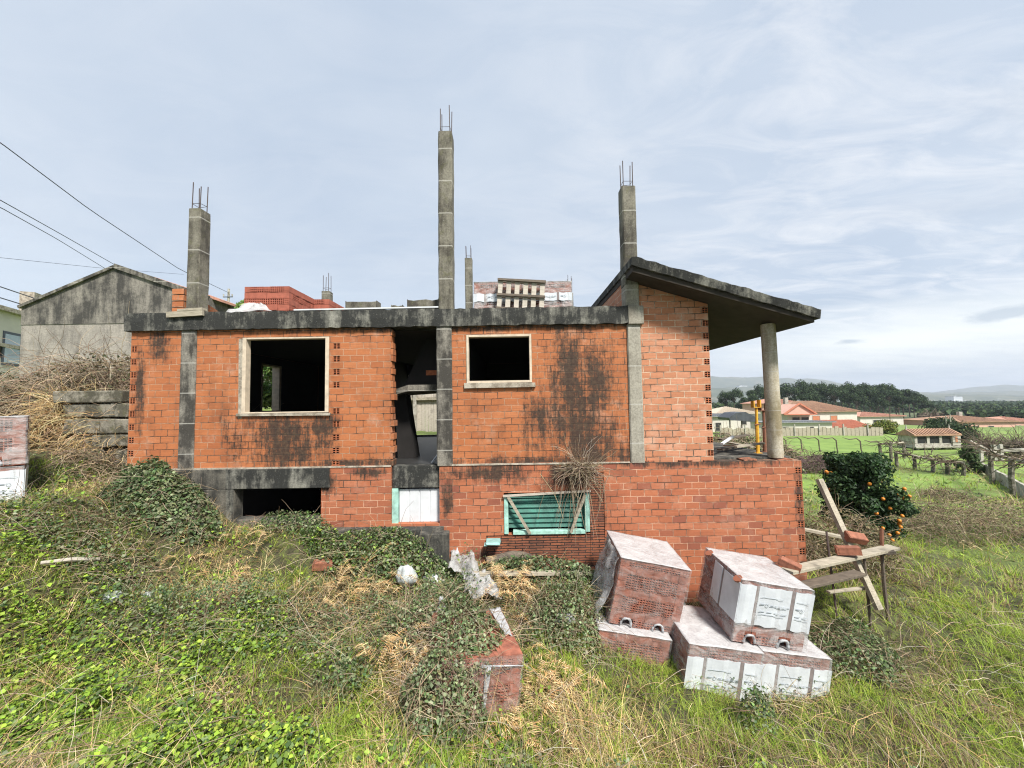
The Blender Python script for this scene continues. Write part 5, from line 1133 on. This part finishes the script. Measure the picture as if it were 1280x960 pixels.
# dead plant rooted in the ledge over the green window
td = thing('dead_ledge_plant', 'dead spiky plant rooted in the ledge above the green basement window', 'plant', (1.23, 6.93, -.02))
n = 260; P = np.stack([rng.normal(1.22, .1, n), rng.uniform(6.86, 6.97, n), rng.normal(-.06, .05, n)], 1); a = rng.uniform(0, 2*PI, n); d0 = np.stack([np.cos(a)*1.1, rng.uniform(-1, -.1, n), np.sin(a)*.75+.1], 1)
V1 = twigs(curvy(P, d0, rng.uniform(.2, .72, n), 8, .75, .0), np.full(n, .0045), np.full(n, .002), pick(TWG+[(.42, .35, .27)], n))
n = 30; P = np.stack([rng.normal(1.1, .22, n), rng.uniform(6.84, 6.92, n), rng.uniform(-.35, -.1, n)], 1); V2 = twigs(curvy(P, np.stack([rng.normal(-.15, .35, n), rng.normal(0, .05, n), np.full(n, -1.)], 1), rng.uniform(.4, 1.25, n), 8, .25, .1), np.full(n, .006), np.full(n, .003), pick(TWG, n))
V, Fc, C_ = join([V1, V2]); npmesh('stems', V, Fc, C_, M['dry'], td)

# ground layer: every kind gets its patches, defined as ellipses on the ground
def zone(px, py, rx, ry):
    c_ = ground(px, py); a = ground(px, py-ry); b_ = ground(px, py+ry); return (c_[0], c_[1], rx*c_[1]/480, max(.2, abs(a[1]-b_[1])/2))
Z = {'grass': [(340, 890, 110, 70), (860, 890, 220, 70), (790, 850, 60, 30), (1180, 800, 130, 130), (1060, 920, 160, 60), (1000, 930, 200, 60), (380, 672, 45, 22), (120, 640, 60, 30), (1150, 700, 90, 30), (640, 930, 90, 40), (250, 655, 50, 20)],
     'cover': [(120, 900, 200, 80), (60, 800, 90, 60), (330, 800, 120, 50), (230, 930, 160, 50), (60, 650, 90, 45), (560, 930, 70, 35), (440, 700, 60, 30)],
     'ivy': [(180, 780, 80, 28), (330, 770, 90, 35), (100, 690, 110, 35), (590, 760, 80, 50), (460, 780, 70, 50), (700, 770, 50, 40), (430, 860, 60, 40), (960, 870, 60, 25), (1150, 760, 50, 20)],
     'straw': [(465, 725, 75, 32), (640, 745, 55, 42), (515, 830, 42, 66), (695, 870, 40, 60), (275, 702, 70, 22), (30, 725, 50, 35), (90, 850, 70, 40), (430, 745, 45, 20), (200, 735, 150, 30), (590, 870, 40, 30), (1000, 880, 60, 25), (1130, 830, 60, 30), (760, 900, 70, 30), (1200, 880, 50, 40), (270, 890, 60, 30)]}
ZW = {k: [zone(*z) for z in v] for k, v in Z.items()}
def weights(X, Yy):
    W = {}
    base = {'grass': .80, 'cover': .32, 'ivy': .15, 'straw': .48}
    for i, k in enumerate(Z):
        w_ = base[k]*(.12+3.4*np.clip(fnoise(X*1.5+31*i, Yy*1.5+13*i, 4)-.34, 0, 1)*1.6)
        for (cx, cy, rx, ry) in ZW[k]:
            d = ((X-cx)/rx)**2+((Yy-cy)/ry)**2; w_ = w_+1.15*np.exp(-d*1.2)
        W[k] = w_
    W['straw'] = np.where((X < -1.5) & (Yy < 3.9), W['straw']*.45, W['straw']); W['straw'] = np.where(X > 4.5, W['straw']*.5, W['straw']); W['cover'] = np.where(X > 2.5, W['cover']*.3, W['cover']); W['grass'] = np.where(X > 4, W['grass']*2.2, W['grass'])
    return W
def scatter(n, ymin, ymax, power=1.0):
    y = (ymin**(1-power)+(ymax**(1-power)-ymin**(1-power))*rng.random(n))**(1/(1-power)) if power != 1 else ymin*(ymax/ymin)**rng.random(n)
    x = rng.uniform(-1.65, 1.95, n)*y; return x, y
def build_ground_layer(tag_, n, ymin, ymax, scale, power):
    X, Yy = scatter(n, ymin, ymax, power)
    ok = ~((Yy > 6.88) & (X > -7.02) & (X < 5.2))
    if ymin >= 6.9: ok &= (X > 5.2)
    ok &= ~((Yy > 7.2) & (X < -7))
    X, Yy = X[ok], Yy[ok]; infield = (Yy > 26) & (Yy < 58) & (X > 14) & (Yy > 25.6+.35*(X-14)*.8); X, Yy = X[~infield], Yy[~infield]; thin = rng.random(len(X)) < np.clip((fnoise(X*2.1+5, Yy*2.1+8, 4)-.54)*6, 0, .5); X, Yy = X[~thin], Yy[~thin]; W = weights(X, Yy); ks = list(W); Wm = np.stack([W[k] for k in ks], 1)**2.3; cum = np.cumsum(Wm/Wm.sum(1, keepdims=True), 1); kind = (rng.random((len(X), 1)) > cum).sum(1)
    Zg = H(X, Yy); sz = scale*(1+np.maximum(Yy-6, 0)*.022); wz = scale*np.maximum(1, Yy/6)**.8; P = np.stack([X, Yy, Zg-.01], 1); out = {}
    for i, k in enumerate(ks):
        s = kind == i; m = int(s.sum()); p = P[s]; q = sz[s]; qw = wz[s]
        if m == 0: continue
        hue = fnoise(p[:, 0]*1.7, p[:, 1]*1.7, 3)[:, None]; hc = .03+.62*np.clip(fnoise(p[:, 0]*3.1+4, p[:, 1]*3.1, 3)-.33, 0, .5)**1.15
        if k == 'grass':
            tc_ = rng.integers(0, m, max(1, m//16)); ti = rng.integers(0, len(tc_), m); d2_ = p[tc_][ti]; tl_ = rng.uniform(.55, 1.5, len(tc_))[ti]; ta_ = rng.uniform(0, 2*PI, len(tc_))[ti]; sel = rng.random(m) < .72
            p = p.copy(); off = rng.normal(0, .035, (m, 2))*np.clip(wz[s], 1, 2.5)[:, None]; p[sel, :2] = d2_[sel, :2]+off[sel]; p[:, 2] = H(p[:, 0], p[:, 1])-.01; q = np.where(sel, q*tl_, q); az_ = np.where(sel, np.arctan2(off[:, 1], off[:, 0])*.0+ta_+rng.normal(0, .75, m), rng.uniform(0, 2*PI, m))
            c_ = pick(GRN, m)*(1-hue)+pick(YEL, m)*hue; dry = rng.random(m) < np.clip((fnoise(p[:, 0]*1.3+77, p[:, 1]*2.1, 3)-.38)*2.2, .05, .6); c_[dry] = pick(DRY, int(dry.sum()))
            out[k] = [blades(p, az_, rng.uniform(.1, 1.05, m), rng.uniform(.3, 1.5, m), rng.uniform(.08, .28, m)*q*(.55+.9*hue[:, 0]), rng.uniform(.004, .009, m)*qw, c_)]
        elif k == 'cover':
            nl = 2; pp = np.repeat(p, nl, 0)+rng.normal(0, .03, (m*nl, 3))*[1, 1, 0]+np.stack([np.zeros(m*nl)]*2+[.015+np.repeat(hc, nl)*rng.random(m*nl)**.6], 1)
            out[k] = [leaves(pp, rng.normal(0, .42, (m*nl, 3))+[0, -.15, 1], (.016+.05*rng.random(m*nl)**1.6)*np.repeat(qw, nl), pick(YEL[2:]+GRN[:3]+GRN[2:3]*2+IVY[:3]+[(.30, .41, .06)], m*nl, .28), .85, .08), blades(p, rng.uniform(0, 2*PI, m), rng.uniform(0, .6, m), rng.uniform(.2, 1, m), rng.uniform(.08, .18, m)*q, rng.uniform(.004, .007, m)*qw, pick(GRN, m))]
        elif k == 'ivy':
            nl = 3; pp = np.repeat(p, nl, 0)+rng.normal(0, .04, (m*nl, 3))*[1, 1, 0]+np.stack([np.zeros(m*nl)]*2+[.02+np.repeat(hc, nl)*1.5*rng.random(m*nl)**.55], 1)
            out[k] = [leaves(pp, rng.normal(0, .5, (m*nl, 3))+[0, -.2, .9], rng.uniform(.02, .05, m*nl)*np.repeat(qw, nl), pick(IVY, m*nl, .25), .7, .12)]
            m2 = m//3; out.setdefault('straw', []).append(twigs(curvy(p[:m2]+[0, 0, .05], rng.normal(size=(m2, 3))*[1, 1, .3]+[0, 0, .45], rng.uniform(.15, .6, m2)*q[:m2], 5, .5, .15), .003*q[:m2], .0015*q[:m2], pick(TWG, m2)))
        else:
            out.setdefault('straw', []).append(blades(p+[0, 0, .02], rng.uniform(0, 2*PI, m), rng.uniform(.5, 1.45, m), rng.uniform(.1, .9, m), rng.uniform(.12, .40, m)*q, rng.uniform(.003, .007, m)*qw, pick(STRAW if m and True else DRY, m)*(.6+.7*hue)))
    return out
acc = {}
for args in (('near', 205000, 2.3, 7.1, 1.0, 1.0), ('mid', 70000, 6.95, 16, 1.15, 1.3), ('far', 46000, 15, 42, 1.25, 1.6)):
    for k, v in build_ground_layer(*args).items(): acc.setdefault(k, []).extend(v)
# long dead stalks lying across everything
X, Yy = scatter(5200, 2.5, 7.0, 1.0); ok = ~((Yy > 6.8) & (X > -7) & (X < 5.2)); X, Yy = X[ok], Yy[ok]; m = len(X)
dens = fnoise(X*1.1+60, Yy*1.1+2, 3); ok = rng.random(m) < np.clip((dens-.36)*4, .05, 1); X, Yy = X[ok], Yy[ok]; m = len(X)
acc['straw'].append(twigs(curvy(np.stack([X, Yy, H(X, Yy)+rng.uniform(.03, .2, m)], 1), rng.normal(size=(m, 3))*[1, .8, .25]+[0, 0, .3], rng.uniform(.25, .9, m), 7, .45, .12), np.full(m, .0032), np.full(m, .0014), pick(TWG+STRAW[:2]+[(.50, .44, .34)], m)))
for k, nm, mt in (('grass', 'grass', 'grass'), ('cover', 'ground_cover', 'leaf'), ('ivy', 'ivy_carpet', 'leaf'), ('straw', 'dry_grass', 'dry')):
    V, Fc, C_ = join(acc[k]); tag(npmesh(nm, V, Fc, C_, M[mt]), kind='stuff')
# heaps of dead fern lying on the slope
def fern_heap(label, px, py, n, L, spread, h=.2):
    c_ = ground(px, py); root = thing('dead_fern', label, 'dead fern', (c_[0], c_[1], c_[2]), 'heaps of dead fern'); parts = []
    P = np.stack([rng.normal(c_[0], spread, n), rng.normal(c_[1], spread*.7, n)], 1); P = np.concatenate([P, (H(P[:, 0], P[:, 1])+rng.uniform(.02, h, n))[:, None]], 1); keep = P[:, 1] < 6.85; P = P[keep]; n = len(P)
    paths = curvy(P, rng.normal(size=(n, 3))*[1, 1, .3]+[0, -.2, .5], rng.uniform(.6, 1.1, n)*L, 9, .35, .22); parts.append(twigs(paths, np.full(n, .004), np.full(n, .0015), pick(STRAW, n)))
    for k in range(1, 9):
        d = unit(paths[:, min(k+1, 8)]-paths[:, k-1]); sd = unit(np.cross(d, [0, 0, 1.])); 
        for s in (-1, 1):
            for off in (0, .5):
                az = np.arctan2(sd[:, 1]*s, sd[:, 0]*s)+rng.normal(0, .25, n); q = paths[:, k]*(1-off)+paths[:, max(0, k-1)]*off
                parts.append(blades(q, az, rng.uniform(1.1, 1.7, n), rng.uniform(0, .5, n), L*.24*(1-k/10)*np.ones(n), np.full(n, .010), pick(STRAW+[(.42, .24, .10)], n), 2))
    V, Fc, C_ = join(parts); npmesh('fronds', V, Fc, C_, M['dry'], root)
for a in (('rust-brown dead fern on the slope below the white basement door', 470, 722, 46, .5, .45, .3), ('golden dead grass and fern spilling beside the crumpled plastic', 640, 742, 60, .5, .26, .4), ('dead fern hanging left of the broken brick pack', 516, 835, 30, .48, .22, .35), ('dead fern in the grass in front of the broken brick pack', 640, 930, 16, .45, .25, .2),
    ('dead fern right of the broken brick pack', 690, 860, 26, .45, .2, .3), ('pale dead fern heap near the basement window', 290, 700, 22, .45, .4, .2), ('rusty dead fern tuft left of the concrete step', 430, 745, 18, .4, .25, .25)): fern_heap(*a)

# ------------------------------------------------------------------ air, sky, light
S = Vector((.40, -.66, .95)).normalized()
sun = bpy.data.objects.new('sun', bpy.data.lights.new('sun', 'SUN')); COL.objects.link(sun); sun.rotation_euler = S.to_track_quat('Z', 'Y').to_euler(); sun.location = (0, 0, 40)
SUN, SKY, EXPO = 3.0, .056, 1.45
sun.data.energy = SUN; sun.data.angle = R(10); sun.data.color = (1, .95, .88)
wd = bpy.data.worlds.new('World'); sc.world = wd; wd.use_nodes = True; nt = wd.node_tree; nt.nodes.clear()
N = lambda k, **kw: (lambda o: [setattr(o, a, b) for a, b in kw.items()] and o or o)(nt.nodes.new('ShaderNode'+k))
out = N('OutputWorld'); bg = N('Background'); sky = N('TexSky', sky_type='NISHITA', sun_disc=False); sky.sun_elevation = math.asin(S.z); sky.sun_rotation = math.atan2(S.x, S.y); sky.dust_density = 2.0
tc = N('TexCoord'); L = nt.links.new
def wm(op, a, b=0.0, cl=False):
    o = N('Math', operation=op, use_clamp=cl)
    for i, v in enumerate((a, b)):
        if isinstance(v, (int, float)): o.inputs[i].default_value = v
        else: L(v, o.inputs[i])
    return o.outputs[0]
sp = N('SeparateXYZ'); L(tc.outputs['Generated'], sp.inputs[0])
zc = wm('MAXIMUM', wm('ADD', sp.outputs[2], .10), .02); cb = N('CombineXYZ'); L(wm('DIVIDE', sp.outputs[0], zc), cb.inputs[0]); L(wm('DIVIDE', sp.outputs[1], zc), cb.inputs[1])
def wn(scale, vec, det, rough, dist=0, st=(1, 1, 1), off=(0, 0, 0)):
    mp = N('Mapping'); mp.inputs['Scale'].default_value = st; mp.inputs['Location'].default_value = off; L(vec, mp.inputs[0]); o = N('TexNoise'); o.inputs['Scale'].default_value = scale; o.inputs['Detail'].default_value = det; o.inputs['Roughness'].default_value = rough; o.inputs['Distortion'].default_value = dist; L(mp.outputs[0], o.inputs['Vector']); return o.outputs['Fac']
def wr(f, a, b, c=0., d=1.):
    o = N('MapRange'); L(f, o.inputs[0])
    for i, v in enumerate((a, b, c, d)): o.inputs[i+1].default_value = v
    return o.outputs[0]
def wmix(f, a, b):
    o = N('Mix', data_type='RGBA')
    for i, v in ((0, f), (6, a), (7, b)):
        if isinstance(v, tuple): o.inputs[i].default_value = (*v, 1)
        elif isinstance(v, float): o.inputs[i].default_value = v
        else: L(v, o.inputs[i])
    return o.outputs[2]
big = wn(.55, cb.outputs[0], 5, .55, .4); rip = wn(2.2, cb.outputs[0], 7, .62, .8, (1, 2.1, 1)); strk = wn(1.2, cb.outputs[0], 6, .6, .3, (.5, 1.4, 1), (3, 1, 0))
# layered high cloud: radiance values, before the world strength
veil = wmix(wr(big, .3, .7), (3.5, 4.2, 5.2), (5.05, 5.55, 6.2))
right = wr(sp.outputs[0], -.1, .75); veil = wmix(wm('MULTIPLY', wr(rip, .42, .66), wm('ADD', wm('MULTIPLY', right, .8), .16)), veil, (6.1, 6.3, 6.65))
veil = wmix(wm('MULTIPLY', wr(strk, .52, .68), wm('MULTIPLY', right, .6)), veil, (3.6, 4.2, 5.0))
low = wr(sp.outputs[2], .30, .02); veil = wmix(wm('MULTIPLY', low, wr(sp.outputs[0], .35, -.4, .15, .7)), veil, (6.0, 6.9, 7.7))
band = wm('MULTIPLY', wm('MULTIPLY', wr(sp.outputs[2], .045, .085), wr(sp.outputs[2], .19, .11)), wr(sp.outputs[0], .38, .68)); veil = wmix(wm('MULTIPLY', band, wr(strk, .36, .56, .5, 1.0)), veil, (7.6, 7.8, 7.6))
for px, py, rx, ry in ((1243, 394, .050, .013), (1062, 427, .030, .007)):      # two small grey clouds low over the hills
    d = ray(px, py); d = d/np.linalg.norm(d); sub = N('VectorMath', operation='SUBTRACT'); L(tc.outputs['Generated'], sub.inputs[0]); sub.inputs[1].default_value = tuple(d)
    mul = N('VectorMath', operation='MULTIPLY'); L(sub.outputs[0], mul.inputs[0]); mul.inputs[1].default_value = (1/rx, 1/rx, 1/ry); ln = N('VectorMath', operation='LENGTH'); L(mul.outputs[0], ln.inputs[0])
    cn = wn(22, tc.outputs['Generated'], 5, .6, 0, (1, 1, 2.5)); veil = wmix(wm('MULTIPLY', wr(wm('ADD', ln.outputs['Value'], wm('MULTIPLY', wm('SUBTRACT', cn, .5), 2.2)), 1.0, .35), .75), veil, (3.7, 4.3, 5.0))
fin = wmix(.10, veil, sky.outputs[0]); L(fin, bg.inputs[0]); bg.inputs[1].default_value = SKY; L(bg.outputs[0], out.inputs[0])
hz = bpy.data.materials.new('air'); hz.use_nodes = True; t = hz.node_tree; t.nodes.clear(); o_ = t.nodes.new('ShaderNodeOutputMaterial'); v_ = t.nodes.new('ShaderNodeVolumePrincipled'); v_.inputs['Color'].default_value = (.80, .88, 1, 1); v_.inputs['Density'].default_value = .00021; v_.inputs['Anisotropy'].default_value = .2; t.links.new(v_.outputs[0], o_.inputs['Volume'])
hb_ = MB().box(-1900, 5100, -350, 4400, -40, 195).build('haze', hz); tag(hb_, kind='stuff')

sc.view_settings.view_transform = 'Standard'; sc.view_settings.look = 'None'; sc.view_settings.exposure = EXPO; sc.view_settings.gamma = 1
sc.cycles.sample_clamp_indirect = 2.5; sc.cycles.max_bounces = 6; sc.cycles.diffuse_bounces = 3; sc.cycles.transparent_max_bounces = 12; sc.cycles.use_denoising = True; sc.cycles.denoiser = 'OPENIMAGEDENOISE'; sc.cycles.denoising_prefilter = 'NONE'; sc.cycles.denoising_input_passes = 'RGB_ALBEDO_NORMAL'; sc.cycles.filter_width = 1.15; sc.cycles.use_adaptive_sampling = False
